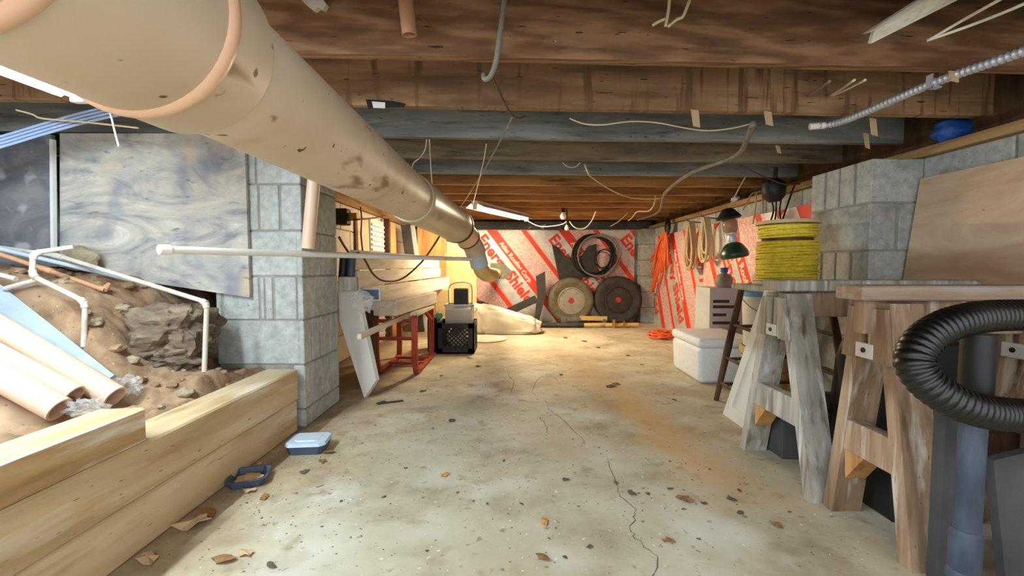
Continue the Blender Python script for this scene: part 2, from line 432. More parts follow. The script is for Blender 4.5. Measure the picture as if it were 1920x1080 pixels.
m_print_d = M('dark_print', [(58, 60, 70)], rough=.6, bump=0)
m_green = M('green_enamel', [(34, 58, 40), (48, 74, 52)], scale=10, rough=.3, bump=.02, spec=.6)
m_glassb = M('smoked_glass', [(146, 108, 74), (180, 146, 110)], scale=9, rough=.2, bump=0, alpha=.75)
m_redm = M('red_steel', [(150, 52, 30), (186, 74, 46)], scale=9, rough=.5, bump=.08, blotch=[((104, 46, 30), 8, .58, .72)])
m_sack = M('canvas_sack', [(208, 200, 182), (224, 218, 202)], scale=10, rough=.85, bump=.3, bdist=.01)
m_brass = M('brass', [(168, 124, 58), (196, 152, 82)], scale=10, rough=.35, metal=.7, bump=0)
m_bulb = M('frosted_bulb', [(236, 230, 214)], rough=.3, bump=0)
m_refl = M('white_enamel', [(226, 218, 204), (236, 230, 218)], scale=6, rough=.35, bump=0)
m_leaf = M('dry_leaf', [(104, 72, 44), (146, 104, 64), (176, 134, 88)], scale=30, rough=.9, bump=.3, perobj=1)
m_leafg = M('grey_debris', [(84, 76, 62), (112, 104, 86)], scale=30, rough=.95, bump=.3, perobj=1)
m_leafo = M('orange_debris', [(196, 132, 60), (214, 160, 90)], scale=30, rough=.8, bump=.2)
m_bark = M('pale_bark', [(176, 144, 104), (206, 178, 138)], scale=20, rough=.9, bump=.3, perobj=1)
m_blue = M('blue_tarp', [(30, 74, 150), (44, 96, 176)], scale=10, rough=.5, bump=.15)
m_teal = M('teal_ball', [(74, 150, 130), (94, 170, 150)], scale=6, rough=.4, bump=0)
m_panelg = M('grey_scuffed_board', [(52, 52, 54), (70, 70, 72), (90, 88, 86)], scale=4, rough=.8, bump=.1, blotch=[((168, 166, 164), 7, .64, .7)])
m_amberj = M('yellow_paint', [(206, 176, 104), (220, 192, 124)], scale=8, rough=.5, bump=.05, blotch=[((160, 130, 80), 9, .6, .72)])

# ================================================================== STRUCTURE
XR, XL, YB = 1.82, -1.30, 5.90        # wall planes of the room beyond the piers
JZ = 1.32                             # underside of the joists
YF = -0.3                             # where the built part of the room ends behind the viewer
mb = MB(); mb.box((-3.0, -1.2, -.12), (2.1, YB + .25, 0))
floor = obj('floor', mb, m_floor, kind='structure', origin=(0, 0, 0))
def crack(px, w=.0026):
    pts = smooth_path([atZ(u, v, .0006) for u, v in px], 4)
    pts = [p + V((random.uniform(-.006, .006), random.uniform(-.006, .006), 0)) for p in pts]
    mb = MB(); vs_ = []; fs = []
    for i, p in enumerate(pts):
        t = pts[min(i + 1, len(pts) - 1)] - pts[max(i - 1, 0)]
        n = V((-t.y, t.x, 0)).normalized() * (w * random.uniform(.25, .8))
        vs_ += [p - n, p + n]
        if i: fs.append((2 * i - 2, 2 * i - 1, 2 * i + 1, 2 * i))
    mb.add(vs_, fs)
    obj('crack', mb, m_crack, floor)
crack([(1075, 690), (1040, 700), (1010, 710), (998, 735), (1022, 748), (1030, 768), (1048, 782), (1085, 815), (1095, 832)])
crack([(1140, 858), (1145, 880), (1155, 905), (1160, 925), (1185, 945), (1192, 965), (1183, 985), (1190, 1005), (1208, 1025), (1230, 1045), (1226, 1078)], .0022)
crack([(1012, 782), (1020, 793), (1028, 808)], .003)
crack([(950, 697), (963, 715), (958, 735)], .003)

# --- joists and subfloor
mb = MB(); mb.box((-3.0, YF, JZ + .19), (2.1, YB + .2, JZ + .215))
ceiling = obj('ceiling', mb, m_subfloor, kind='structure', origin=(0, 0, JZ + .19))
order = [0, 0, 0, 0, 1, 2, 3, 2, 4, 4, 4, 4, 4, 4, 4, 4]
JY = []
for k in range(-3, 12):
    y0 = 1.31 + .4 * k
    if y0 > YB - .02: break
    JY.append(y0)
    x0, x1 = -2.9, XR + .15
    if y0 - .14 < YF: continue
    d = V((1, .049, 0)).normalized()
    c = V(((x0 + x1) / 2, y0 + .049 * (x0 + x1) / 2, JZ + .0955))
    mb = MB()
    mb.cbox(c, d, V((-d.y, d.x, 0)), V((0, 0, 1)), (x1 - x0) / 2, .019, .095, .002)
    obj('joist', mb, m_joist[order[k + 3]], ceiling)
def joistY(k, X=0): return 1.31 + .4 * (k - 1) + .049 * X

# --- walls of concrete block
def block_mb(lx, ly, lz, bev=.004, grooves_x=(), grooves_y=()):
    mb = MB()
    mb.box((-lx / 2, -ly / 2, -lz / 2), (lx / 2, ly / 2, lz / 2), bev)
    return mb
def wall(name, lo, hi, axis, mat=m_block):
    """backing wall with block courses proud of the mortar on its room side"""
    mb = MB(); mb.box(lo, hi)
    w = obj(name, mb, m_mortar, kind='structure')
    return w
wall_right = wall('wall_right', (XR + .012, YF, 0), (XR + .2, YB + .2, 1.21), 'y')
wall_back = wall('wall_back', (XL - .2, YB + .012, 0), (XR + .2, YB + .2, 1.21), 'x')
wall_left = wall('wall_left', (XL - .2, 2.40, 0), (XL - .012, YB + .2, 1.21), 'y')
wall_side = wall('wall_side', (-3.0, 2.42, 0), (XL - .2, 2.55, JZ), 'x')
wall_crawl = wall('wall_crawl', (-3.0, YF, 0), (-2.85, 2.42, JZ), 'x')
b_y = meshdata('block', block_mb(.05, .388, .194), m_block)
b_x = meshdata('block', block_mb(.388, .05, .194), m_block)
b_yl = meshdata('block', block_mb(.05, .388, .194), m_wallpaint)
def blocks(parent, me, p0, step, n, nz, half):
    for j in range(nz):
        for i in range(n):
            p = V(p0) + V(step) * (i + (.5 if j % 2 else 0))
            inst('block', me, parent, (p.x, p.y, .102 + .2015 * j))
blocks(wall_right, b_y, (XR + .025, YF + .35, 0), (0, .398, 0), 15, 6, 1)
blocks(wall_back, b_x, (XL + .2, YB + .025, 0), (.398, 0, 0), 7, 6, 1)
blocks(wall_left, b_yl, (XL - .025, 2.62, 0), (0, .398, 0), 8, 6, 1)
# sill plates on the right wall and the rim above the back wall
mb = MB(); mb.box((XR - .03, YF, 1.2105), (XR + .13, YB, 1.25), .003)
trim = obj('trim_1', mb, m_sill, kind='structure')
mb = MB(); mb.box((XR + .06, YF, 1.2505), (XR + .099, YB, JZ + .18))
obj('trim_2', mb, m_subfloor, kind='structure')
mb = MB(); mb.box((XL - .1, YB - .02, 1.2105), (XR, YB + .12, 1.31), .003)
obj('trim_3', mb, m_panelg, kind='structure')
mb = MB(); mb.box((XL - .14, 2.4, 1.2105), (XL + .02, YB, 1.315), .003)
obj('trim_4', mb, m_sill, kind='structure')
mb = MB(); mb.box((XR + .10, YF, 1.2105), (XR + .2, YB + .2, JZ + .19)); obj('trim_5', mb, m_subfloor, kind='structure')
mb = MB(); mb.box((XL - .2, YB + .125, 1.2105), (XR + .1, YB + .2, JZ + .19)); obj('trim_6', mb, m_subfloor, kind='structure')
mb = MB(); mb.box((XL - .2, 2.56, 1.2105), (XL - .145, YB + .12, JZ + .19)); obj('trim_7', mb, m_subfloor, kind='structure')
mb = MB(); mb.box((-3.0, YF, JZ + .001), (-2.91, 2.55, JZ + .19)); obj('trim_8', mb, m_subfloor, kind='structure')
# pilaster in the back right corner
pil = thing('block_pilaster', (1.72, 5.80, 0), 'narrow grey block pilaster in the corner beside the red and silver board', 'pillar')
for j in range(6):
    mb = MB(); mb.box((1.648, 5.72, .002 + .2015 * j), (1.819, YB - .001, .196 + .2015 * j), .004)
    obj('block', mb, m_block, pil)
mb = MB(); mb.box((1.658, 5.73, .001), (1.815, YB - .002, 1.205)); obj('mortar', mb, m_mortar, pil)

# --- the two free piers, every block with its face grooves
def pier(name, x0, x1, y0, y1, zs, faces, mat, label, mortar_in=.006):
    t = thing(name, ((x0 + x1) / 2, (y0 + y1) / 2, 0), label, 'pier')
    mb = MB(); mb.box((x0 + mortar_in, y0 + mortar_in, 0), (x1 - mortar_in, y1 - mortar_in, zs[-1] - .004)); obj('mortar', mb, m_mortar, t)
    for i in range(len(zs) - 1):
        z0, z1 = zs[i] + .004, zs[i + 1] - .004
        fx = faces.get(i, {})
        xa, xb = fx.get('x', (x0, x1))
        gf = fx.get('front', []); gs = fx.get('side', [])   # groove positions as fractions with width
        side = fx.get('sd', 1)
        mb = MB(); D = .022
        ya = y0 + (D if gf else 0)
        xs0, xs1 = xa, xb
        if gs:
            if side > 0: xs1 = xb - D
            else: xs0 = xa + D
        mb.box((xs0, ya, z0), (xs1, y1, z1), .004)
        def slabs(g):
            e = [0.0]
            for p, w in g: e += [p - w / 2, p + w / 2]
            e.append(1.0)
            return [(e[k], e[k + 1]) for k in range(0, len(e), 2)]
        if gf:
            for a, b_ in slabs(gf): mb.box((xa + (xb - xa) * a, y0, z0), (xa + (xb - xa) * b_, ya + .002, z1), .003)
        if gs:
            for a, b_ in slabs(gs):
                if side > 0: mb.box((xs1 - .002, y0 + (y1 - y0) * a, z0), (xb, y0 + (y1 - y0) * b_, z1), .003)
                else: mb.box((xa, y0 + (y1 - y0) * a, z0), (xs0 + .002, y0 + (y1 - y0) * b_, z1), .003)
        obj('block', mb, mat, t)
    return t
pier('block_pier', -1.325, -.935, 2.0, 2.397, [0, .084, .287, .49, .686, .89, 1.095, 1.30],
     {1: {'x': (-.985, -.935), 'front': []}, 2: {'side': [(.2, .03), (.45, .03), (.72, .03)]}, 3: {'front': [(.07, .03), (.50, .025), (.56, .018), (.66, .03), (.93, .02)]},
      4: {'side': [(.5, .03)]}, 5: {'front': [(.52, .025), (.76, .03)]}, 6: {'front': [(.5, .02)]}}, m_block,
     'pale grey concrete block pier beside the low timber wall')
pier('block_pier', 1.59, 1.818, 2.0, 2.40, [0, .195, .398, .60, .802, 1.0145, 1.21],
     {5: {'side': [(.25, .05), (.5, .03), (.74, .05)], 'sd': -1}, 4: {'front': [(.53, .07)], 'sd': -1}, 3: {'side': [(.27, .05), (.52, .03), (.76, .05)], 'sd': -1}}, m_block,
     'grey concrete block pier between the plywood sheet and the yellow rope')

# ================================================================== INSULATION BOARDS WITH PRINT
def clip_poly(poly, w, h):
    def cut(P, f, inter):
        out = []
        for i in range(len(P)):
            a, b_ = P[i], P[(i + 1) % len(P)]
            if f(a): out.append(a)
            if f(a) != f(b_): out.append(inter(a, b_))
        return out
    def ix(xv): return lambda a, b_: (xv, a[1] + (b_[1] - a[1]) * (xv - a[0]) / (b_[0] - a[0]))
    def iy(yv): return lambda a, b_: (a[0] + (b_[0] - a[0]) * (yv - a[1]) / (b_[1] - a[1]), yv)
    for f, it in ((lambda p: p[0] >= 0, ix(0)), (lambda p: p[0] <= w, ix(w)), (lambda p: p[1] >= 0, iy(0)), (lambda p: p[1] <= h, iy(h))):
        if not poly: return []
        poly = cut(poly, f, it)
    return poly
def text_faces(s, size, bold=0.0):
    cu = bpy.data.curves.new('t', 'FONT'); cu.body = s; cu.size = size; cu.offset = bold; cu.resolution_u = 2
    o = bpy.data.objects.new('t', cu); scene.collection.objects.link(o)
    me = bpy.data.meshes.new_from_object(o.evaluated_get(bpy.context.evaluated_depsgraph_get()))
    vs_ = [(v.co.x, v.co.y) for v in me.vertices]; fs = [tuple(p.vertices) for p in me.polygons]
    bpy.data.objects.remove(o); bpy.data.curves.remove(cu); bpy.data.meshes.remove(me)
    return vs_, fs
def board(o3, ux, uy, un, w, h, ang, phase, P, label, texts=True):
    """foil faced board: o3 lower left corner as seen, ux/uy in plane, un towards the room"""
    o3 = V(o3); ux = V(ux); uy = V(uy); un = V(un)
    t = thing('insulation_board', o3 + ux * (w / 2), label, 'insulation board')
    mb = MB(); mb.cbox(o3 + ux * (w / 2) + uy * (h / 2) - un * .0125, ux, un, uy, w / 2, .0125, h / 2, .001)
    obj('foil_panel', mb, m_foil, t)
    d = V((math.cos(ang), -math.sin(ang))); kx = math.cos(ang) / math.sin(ang)
    def stripe(name, a, b_, mat, lift):
        poly = [(a, h), (b_, h), (b_ + kx * h, 0), (a + kx * h, 0)]
        poly = clip_poly(poly, w, h)
        if len(poly) < 3: return
        mb = MB(); mb.add([o3 + ux * x + uy * y + un * lift for x, y in poly], [tuple(range(len(poly)))])
        obj(name, mb, mat, t)
    def text(s, x_top, start, size, mat, lift, name, bold):
        vs_, fs = text_faces(s, size, bold)
        bm = bmesh.new()
        n_ = V((d.y, -d.x)) * -1     # up direction of the letters
        up = V((-d.y, d.x))
        bv = []
        for (x, y) in vs_:
            p = V((x_top, h)) + d * (start + x) + up * y
            bv.append(bm.verts.new((p.x, p.y, 0)))
        for f in fs:
            try: bm.faces.new([bv[i] for i in f])
            except Exception: pass
        for co, no in (((0, 0, 0), (-1, 0, 0)), ((w, 0, 0), (1, 0, 0)), ((0, 0, 0), (0, -1, 0)), ((0, h, 0), (0, 1, 0))):
            bmesh.ops.bisect_plane(bm, geom=bm.verts[:] + bm.edges[:] + bm.faces[:], plane_co=co, plane_no=no, clear_outer=True)
        if not bm.faces: bm.free(); return
        mb = MB(); bm.verts.index_update()
        mb.add([o3 + ux * v.co.x + uy * v.co.y + un * lift for v in bm.verts], [tuple(v.index for v in f.verts) for f in bm.faces])
        bm.free()
        obj(name, mb, mat, t)
    x = phase - P * 2
    while x < w + P:
        stripe('printed_pattern', x + .02 * P, x + .60 * P, m_pink, .0008)
        stripe('printed_stripe', x, x + .15 * P, m_red, .0016)
        stripe('printed_stripe', x + .48 * P, x + .56 * P, m_red, .0016)
        sn = math.sin(ang)
        for r in (-1, 0, 1):
            text('Atlas Roofing Corp.', x + .035 * P, .22 + r * 1.05, .088 * P * sn / .8, m_whitep2, .0024, 'printed_text', .003)
        for r in (-1, 0, 1):
            text('Energy Shield', x + .765 * P, texts + r * 1.45, .215 * P * sn / .8, m_red, .0024, 'printed_text', .007)
        x += P
    return t
# back wall: X from -0.62 to 1.60
YBF = 5.865
board((-.62, YBF, .0), (1, 0, 0), (0, 0, 1), (0, -1, 0), 2.22, 1.195, math.radians(52.5), .286, .934,
      'foil insulation board with red slanted stripes on the wall behind the two tyres', .15)
XRF = XR - .03
board((XRF, 5.62, 0), (0, -1, 0), (0, 0, 1), (-1, 0, 0), 1.42, 1.10, math.radians(62), .52, .80,
      'pink striped foil board on the side wall behind the hanging orange cords', .1)
board((XRF - .002, 4.19, 0), (0, -1, 0), (0, 0, 1), (-1, 0, 0), 1.77, 1.105, math.radians(60), .42, .93,
      'red striped foil board on the side wall behind the yellow rope spool', .35)

# ================================================================== BIG DRAIN PIPE
pp = thing('drain_pipe', (-.4, 1.9, .90), 'big tan plastic drain pipe running under the joists', 'pipe')
def pc(Y):   # pipe centre line
    return V((-.411 - .010 * (Y - .5) + max(0, Y - 1.9) * .08, Y, 1.010 + .006 * (Y - .5) - max(0, Y - 1.9) * .034))
mb = MB(); mb.tube([pc(-.25), pc(.6), pc(1.2), pc(1.93)], .0945, 40); obj('pipe_run', mb, m_pipe, pp, shade=True)
def ring(Y0, Y1, prof, mat, name, n=48):
    c = pc(Y0); mb = MB(); mb.lathe(c, pc(Y1) - c, prof, n); return obj(name, mb, mat, pp, shade=True)
ring(.22, .595, [(.0945, 0), (.1065, .004), (.107, .366), (.104, .373), (.0947, .375)], m_pipe, 'coupling')
r1 = ring(.498, .60, [(.107, -.003), (.1105, 0), (.112, .006), (.1105, .014), (.107, .017)], m_pipering, 'raised_band')
ring(.322, .38, [(.107, -.003), (.1105, 0), (.112, .006), (.1105, .014), (.107, .017)], m_pipering, 'raised_band')
mb = MB()
c0 = pc(.492)
a0 = math.radians(10)
mb.lump(c0 + V((math.cos(a0) * .1085, -.0, math.sin(a0) * .1085)), (.003, .006, .008), 0, 1, 2); obj('mould_nub', mb, m_pipering, r1, shade='all')
ring(1.88, 2.9, [(.094, .0), (.102, .003), (.1055, .012), (.1045, .03), (.102, .045), (.102, .80), (.107, .83), (.108, .98), (.09, 1.0)], m_pipe6, 'bell_coupling')
ring(2.86, 2.95, [(.09, 0), (.111, .004), (.113, .026), (.111, .05), (.09, .055)], m_black, 'rubber_gasket')
p0 = pc(2.9); path = smooth_path([p0, V((-.325, 3.0, .955)), V((-.295, 3.08, .915)), V((-.268, 3.14, .865)), V((-.255, 3.17, .82))], 6)
mb = MB(); mb.tube(path[:13], .080, 28); obj('reducer', mb, m_pipering, pp, shade=True)
mb = MB(); mb.tube(path[10:], .072, 24); obj('elbow', mb, m_pipe6, pp, shade=True)
q0 = path[11]; qd = (path[13] - path[11]).normalized(); mb = MB(); mb.lathe(q0, qd, [(.07, 0), (.0835, .003), (.0835, .012), (.07, .015)], 28); obj('clamp', mb, m_cab_br, pp, shade=True)
mb = MB(); mb.tube([V((-.257, 3.165, .84)), V((-.232, 3.21, .735))], .063, 24); obj('down_pipe', mb, m_pipeblue, pp, shade=True)
path = smooth_path([V((-.234, 3.205, .75)), V((-.218, 3.23, .70)), V((-.19, 3.30, .672)), V((-.165, 3.42, .664)), V((-.165, 3.7, .66)), V((-.195, 5.87, .635))], 6)
mb = MB(); mb.tube(path, .055, 24); obj('wall_run', mb, m_buckety, pp, shade=True)
mb = MB(); mb.prism([(-.30, 5.86, .58), (-.06, 5.86, .56), (.0, 5.86, .66), (-.10, 5.86, .76), (-.28, 5.86, .77)], (0, -.006, 0)); obj('wall_patch', mb, m_mortar, pp)

# ================================================================== TIMBERS, DIRT, LEFT SIDE
TX = -.955
for i, (z0, z1, ye, dx) in enumerate(((.0, .138, 1.965, 0), (.139, .276, 1.975, .002))):
    mb = MB(); mb.box((TX - .14 + dx, .30, z0), (TX + dx, ye, z1), .006)
    obj('landscape_timber', mb, m_timber, label=('upper', 'lower')[1 - i] + ' long tan timber of the low retaining wall', cat='timber', group='low timber wall')
mb = MB(); mb.prism([(TX - .125, .30, .277), (TX - .006, .30, .277), (TX - .006, 1.155, .277), (TX - .028, 1.172, .277), (TX - .125, 1.155, .277)], (0, 0, .082))
obj('short_timber', mb, m_timber4, label='short weathered timber lying on top of the low timber wall', cat='timber')

def S(t): t = max(0, min(1, t)); return t * t * (3 - 2 * t)
def dirt_z(x, y):
    z = .255 + .43 * S((-x - 1.20) / .48) * S((y - .95) / .8)
    z += .05 * S((-x - 1.7) / .5) * S((y - 1.2) / .5)
    z += .085 * S(1 - math.hypot((x + 1.20) / .24, (y - 1.72) / .26)) * S((-1.105 - x) / .06)
    # flattened strip where the loose pipes and the blue board lie
    k = S((1.528 + max(0, -x - 1.33) * .21 - y) / .03) * S((y - 1.12) / .1)
    z += (min(z, .255 + .56 * max(0, -x - 1.27)) - z) * k
    # scooped hollow next to the pier
    z -= .16 * S(1 - math.hypot((x + 1.40) / .16, (y - 1.92) / .35))
    z += .024 * noise.fractal(V((x * 3, y * 3, 0)), 1, 2, 4) + .018 * noise.fractal(V((x * 12, y * 12, 3)), .8, 2, 5) + .007 * noise.fractal(V((x * 45, y * 45, 7)), .7, 2, 3)
    return z
NX, NY = 190, 230
x0, x1, y0, y1 = -2.84, TX - .138, .05, 2.41
vs_ = []; fs = []
for j in range(NY + 1):
    for i in range(NX + 1):
        x = x0 + (x1 - x0) * i / NX; y = y0 + (y1 - y0) * j / NY
        z = dirt_z(x, y)
        if x > -1.34 and y > 1.99: z = min(z, .20)
        vs_.append((x, y, z))
for j in range(NY):
    for i in range(NX):
        a = j * (NX + 1) + i
        fs.append((a, a + 1, a + NX + 2, a + NX + 1))
b = len(vs_)
mb = MB(); mb.add(vs_, fs)
obj('dirt_bank', mb, m_dirt, label='bare brown dirt bank behind the timber wall', cat='dirt', kind='stuff', shade='all')
def rockat(u, v, Y, size, mat, label, seed, amp=.3, fr=1.6, power=1.0, group=None, sub=3, up=None):
    p = atY(u, v, Y)
    mb = MB(); mb.lump(p, size, amp, fr, sub, power, seed)
    return obj('rock', mb, mat, label=label, cat='rock', group=group, shade=False)
rockat(312, 628, 1.80, (.185, .13, .125), m_rock, 'big dark layered rock bulging from the dirt beside the pier', 3, .32, 2.0, .85, sub=5)
rockat(322, 668, 1.73, (.10, .07, .05), m_rock, 'dark crumbling rock under the big layered rock', 5, .5, 2.2, sub=4)
rockat(150, 484, 1.915, (.075, .042, .055), m_rockl, 'pale yellowish stone leaning at the foot of the plywood', 8, .25)
rockat(228, 580, 1.74, (.04, .03, .018), m_rockl, 'flat stone poking out above the dirt slope', 9, .4)
for k in range(127):
  while True:
    x = random.uniform(-1.9, -1.12); y = random.uniform(.9, 1.93)
    if x > -1.36 and y > 1.88: continue
    if x < -1.24 and 1.2 < y < 1.54 + max(0, -x - 1.33) * .21: continue      # under the loose pipes and the board
    break
  if True:
    s_ = random.uniform(.006, .017) if k % 4 else random.uniform(.016, .03)
    mb = MB(); mb.lump((x, y, dirt_z(x, y) + s_ * .25), (s_, s_ * random.uniform(.6, 1), s_ * .6), .4, 1.7, 2, 1, k)
    obj('clod', mb, m_rockl if k % 3 == 0 else m_dirt, label='small clod of earth on the dirt bank', cat='clod', group='clods on the dirt bank')

# plywood sheets on the left
YP = 1.975
mb = MB(); P = [atY(112, 250, YP), atY(458, 250, YP), atY(468, 558, YP), atY(262, 527, YP), atY(112, 500, YP)]
mb.prism(P, (0, .016, 0))
obj('plywood_sheet', mb, m_ply, label='large weathered grey plywood sheet nailed up beside the block pier', cat='plywood')
mb = MB(); P = [atY(-420, 252, YP - .01), atY(96, 252, YP - .01), atY(108, 500, YP - .01), atY(-420, 500, YP - .01)]
mb.prism(P, (0, .016, 0))
obj('plywood_sheet', mb, m_ply2, label='dark blue-grey stained plywood sheet past the white batten', cat='plywood')
mb = MB(); mb.beam(atY(99, 262, YP - .022), atY(101, 468, YP - .022), .014, .016, (1, 0, 0)); obj('batten', mb, m_whitep, label='thin white batten between the two plywood sheets', cat='batten')

# shop light on the left
def shop_light(name, A, B, tube_mat, label, refl=m_refl, w=.10):
    A = V(A); B = V(B); d = (B - A).normalized(); side = V((-d.y, d.x, 0)).normalized(); up = V((0, 0, 1))
    t = thing(name, (A + B) / 2 - up * .03, label, 'light')
    mb = MB(); mb.beam(A + up * .035, B + up * .035, .06, .04, side, .003)
    obj('housing', mb, refl, t)
    for s_ in (-1, 1):
        mb = MB(); mb.cbox((A + B) / 2 + side * (s_ * (w * .55)) + up * .018, d, (side * s_ * math.cos(.6) - up * math.sin(.6)).normalized(), (up * math.cos(.6) + side * s_ * math.sin(.6)).normalized(), (B - A).length / 2, w * .38, .0015)
        obj('reflector', mb, refl, t)
    mb = MB(); mb.tube([A + d * .03, B - d * .03], .014, 12); obj('tube', mb, tube_mat, t, shade=True)
    for E in (A + d * .012, B - d * .012):
        mb = MB(); mb.cbox(E, d, side, up, .012, .02, .022, .002); obj('lamp_holder', mb, m_refl, t)
    for f in (.15, .85):
        q = A + (B - A) * f
        mb = MB(); mb.tube([q + up * .055, V((q.x, q.y, JZ + .02))], .0025, 6); obj('hanging_wire', mb, m_greymetal, t)
    return t
em_back = EM('tube_warm', *TUBE_BACK); em_left = EM('tube_cool', *TUBE_LEFT)
shop_light('shop_light', (-.327, 3.93, 1.245), (.166, 4.97, 1.245), em_back, 'glowing shop light with white reflector hung below the far joists')
shop_light('shop_light', (-1.31, .16, 1.237), (-1.275, 1.36, 1.237), em_left, 'shop light with bluish tube hung above the dirt bank', w=.08)

# ================================================================== wires helper
def cable(name, label, pts, r, mat, cat='cable', group=None, k=6, n=6, world=False, parent=None):
    P = pts if world else [atY(u, v, Y) for u, v, Y in pts]
    mb = MB(); mb.tube(smooth_path(P, k), r, n)
    return obj(name, mb, mat, parent, label, cat, group, shade='all')
for i in range(4):
    dv = i * 6.5
    cable('cable', 'pale blue cable of the bundle sagging beside the left shop light', [(-420, 330 - dv, 1.6), (-220, 322 - dv, 1.63), (-60, 290 - dv, 1.66), (0, 276 - dv, 1.68), (80, 252 - dv, 1.7), (150, 232 - dv, 1.72), (215, 217 - dv, 1.74), (262, 210 - dv, 1.76)], .0055, m_cab_b, group='blue cable bundle')
cable('cable', 'short white wire dangling from the end of the left shop light', [(172, 180, 1.40), (192, 196, 1.41), (206, 212, 1.42), (215, 245, 1.42), (223, 275, 1.42)], .0028, m_cab_w)
cable('cable', 'cream wire along the dark joist above the plywood', [(30, 206, 1.62), (60, 214, 1.64), (80, 222, 1.66), (150, 228, 1.68), (260, 240, 1.7)], .0035, m_cab_y)

# pvc plumbing on the dirt
def pvc(name, label, pts, r, mat, cat='pipe', elbows=(), group=None):
    P = [atY(u, v, Y) for u, v, Y in pts]
    t = thing(name, V((P[0].x, P[0].y, min(p.z for p in P))), label, cat, group)
    for a, b_ in zip(P[:-1], P[1:]):
        mb = MB(); mb.tube([a, b_], r, 12); obj('pipe_length', mb, mat, t, shade=True)
    for p, a, b_ in zip(P[1:-1], P[:-2], P[2:]):
        d1 = (a - p).normalized() * r * 2.4; d2 = (b_ - p).normalized() * r * 2.4
        mb = MB(); mb.tube(smooth_path([p + d1, p + d1 * .3 + d2 * .3, p + d2], 5), r * 1.32, 12); obj('elbow', mb, mat, t, shade=True)
    return t
pvc('plumbing_pipe', 'dusty white plastic pipe with elbows standing in the dirt', [(138, 463, 1.63), (62, 474, 1.58), (60, 517, 1.58), (160, 566, 1.55), (157, 650, 1.55)], .0085, m_pvcg)
pvc('plumbing_pipe', 'short dusty pipe branching off towards the blue board', [(10, 541, 1.60), (75, 523, 1.58)], .0085, m_pvcg)
pvc('plumbing_pipe', 'long pale pipe bent down beside the dark rock', [(-30, 460, 1.80), (110, 480, 1.80), (388, 567, 1.72), (383, 697, 1.71)], .009, m_pvcg)
pvc('plumbing_pipe', 'straight pale blue pipe lying up against the plywood foot', [(-20, 462, 1.74), (250, 526, 1.86)], .009, m_pipeblue)
pvc('plumbing_pipe', 'copper coloured pipe lying on the dirt slope', [(-20, 470, 1.69), (88, 506, 1.71), (196, 544, 1.72), (204, 533, 1.75)], .0085, m_pvctan)
pvc('plumbing_pipe', 'thin grey pipe beneath the elbowed pipe', [(-30, 508, 1.60), (30, 523, 1.61)], .009, m_pvcg)

def open_pipe(name, label, A, B, r, mat, inner=None, group=None, wall_=.82, ext=0):
    A = V(A); B = V(B); A = A + (A - B) * ext; L = (B - A).length
    mb = MB(); mb.lathe(A, B - A, [(r, 0), (r, L), (r * wall_, L), (r * wall_, 0)], 24, close=True)
    return obj(name, mb, mat, label=label, cat='pipe', group=group, shade=True)
open_pipe('loose_pipe', 'peach plastic pipe lying on the dirt next to the blue board', atY(-70, 575, 1.44), atY(216, 745, 1.43), .038, m_pvcpk, ext=.3)
open_pipe('loose_pipe', 'peach plastic pipe wrapped in clear film between two others', atY(-70, 632, 1.35), atY(140, 742, 1.36), .033, m_pvcpk, ext=.3)
open_pipe('loose_pipe', 'peach plastic pipe lying on the dirt closest to the short timber', atY(-70, 668, 1.275), atY(112, 768, 1.28), .036, m_pvcpk, ext=.3)
mb = MB(); A = [atY(-60, 485, 1.655), atY(214, 703, 1.498), atY(196, 716, 1.485), atY(-60, 555, 1.53)]
A[0] = A[0] + (A[0] - A[1]) * .25; A[3] = A[3] + (A[3] - A[2]) * .25
mb.prism(A, (0, .01, -.008)); obj('blue_board', mb, m_blueb, label='pale blue flat board sloping behind the peach pipes', cat='board')
def film(u, v, Y, size, seed, label):
    p = atY(u, v, Y); mb = MB(); mb.lump(p, size, .75, 2.2, 4, 1, seed)
    obj('plastic_film', mb, m_plastic, label=label, cat='plastic bag', shade=False)
film(238, 722, 1.50, (.035, .025, .03), 4, 'crumpled clear plastic at the end of the blue board')
film(162, 764, 1.30, (.05, .03, .022), 6, 'crumpled clear plastic below the wrapped peach pipe')

# white rod + vertical peach pipe
mb = MB(); A = V(atY(306, 468, 1.50)); B = V(atY(883, 486, 3.12)); mb.tube([A, B], .0135, 14)
t = thing('long_rod', A, 'long thin white plastic rod reaching past the pier to the drain pipe', 'pipe')
obj('rod', mb, m_pvcw, t, shade=True)
mb = MB(); d = (B - A).normalized(); mb.tube([A - d * .012, A + d * .02], .017, 14); obj('cap', mb, m_whitep2, t, shade=True)
open_pipe('loose_pipe', 'short peach pipe standing on the white rod against the pier', atY(589, 335, 1.955), atY(577, 466, 1.955), .027, m_pvcpk)

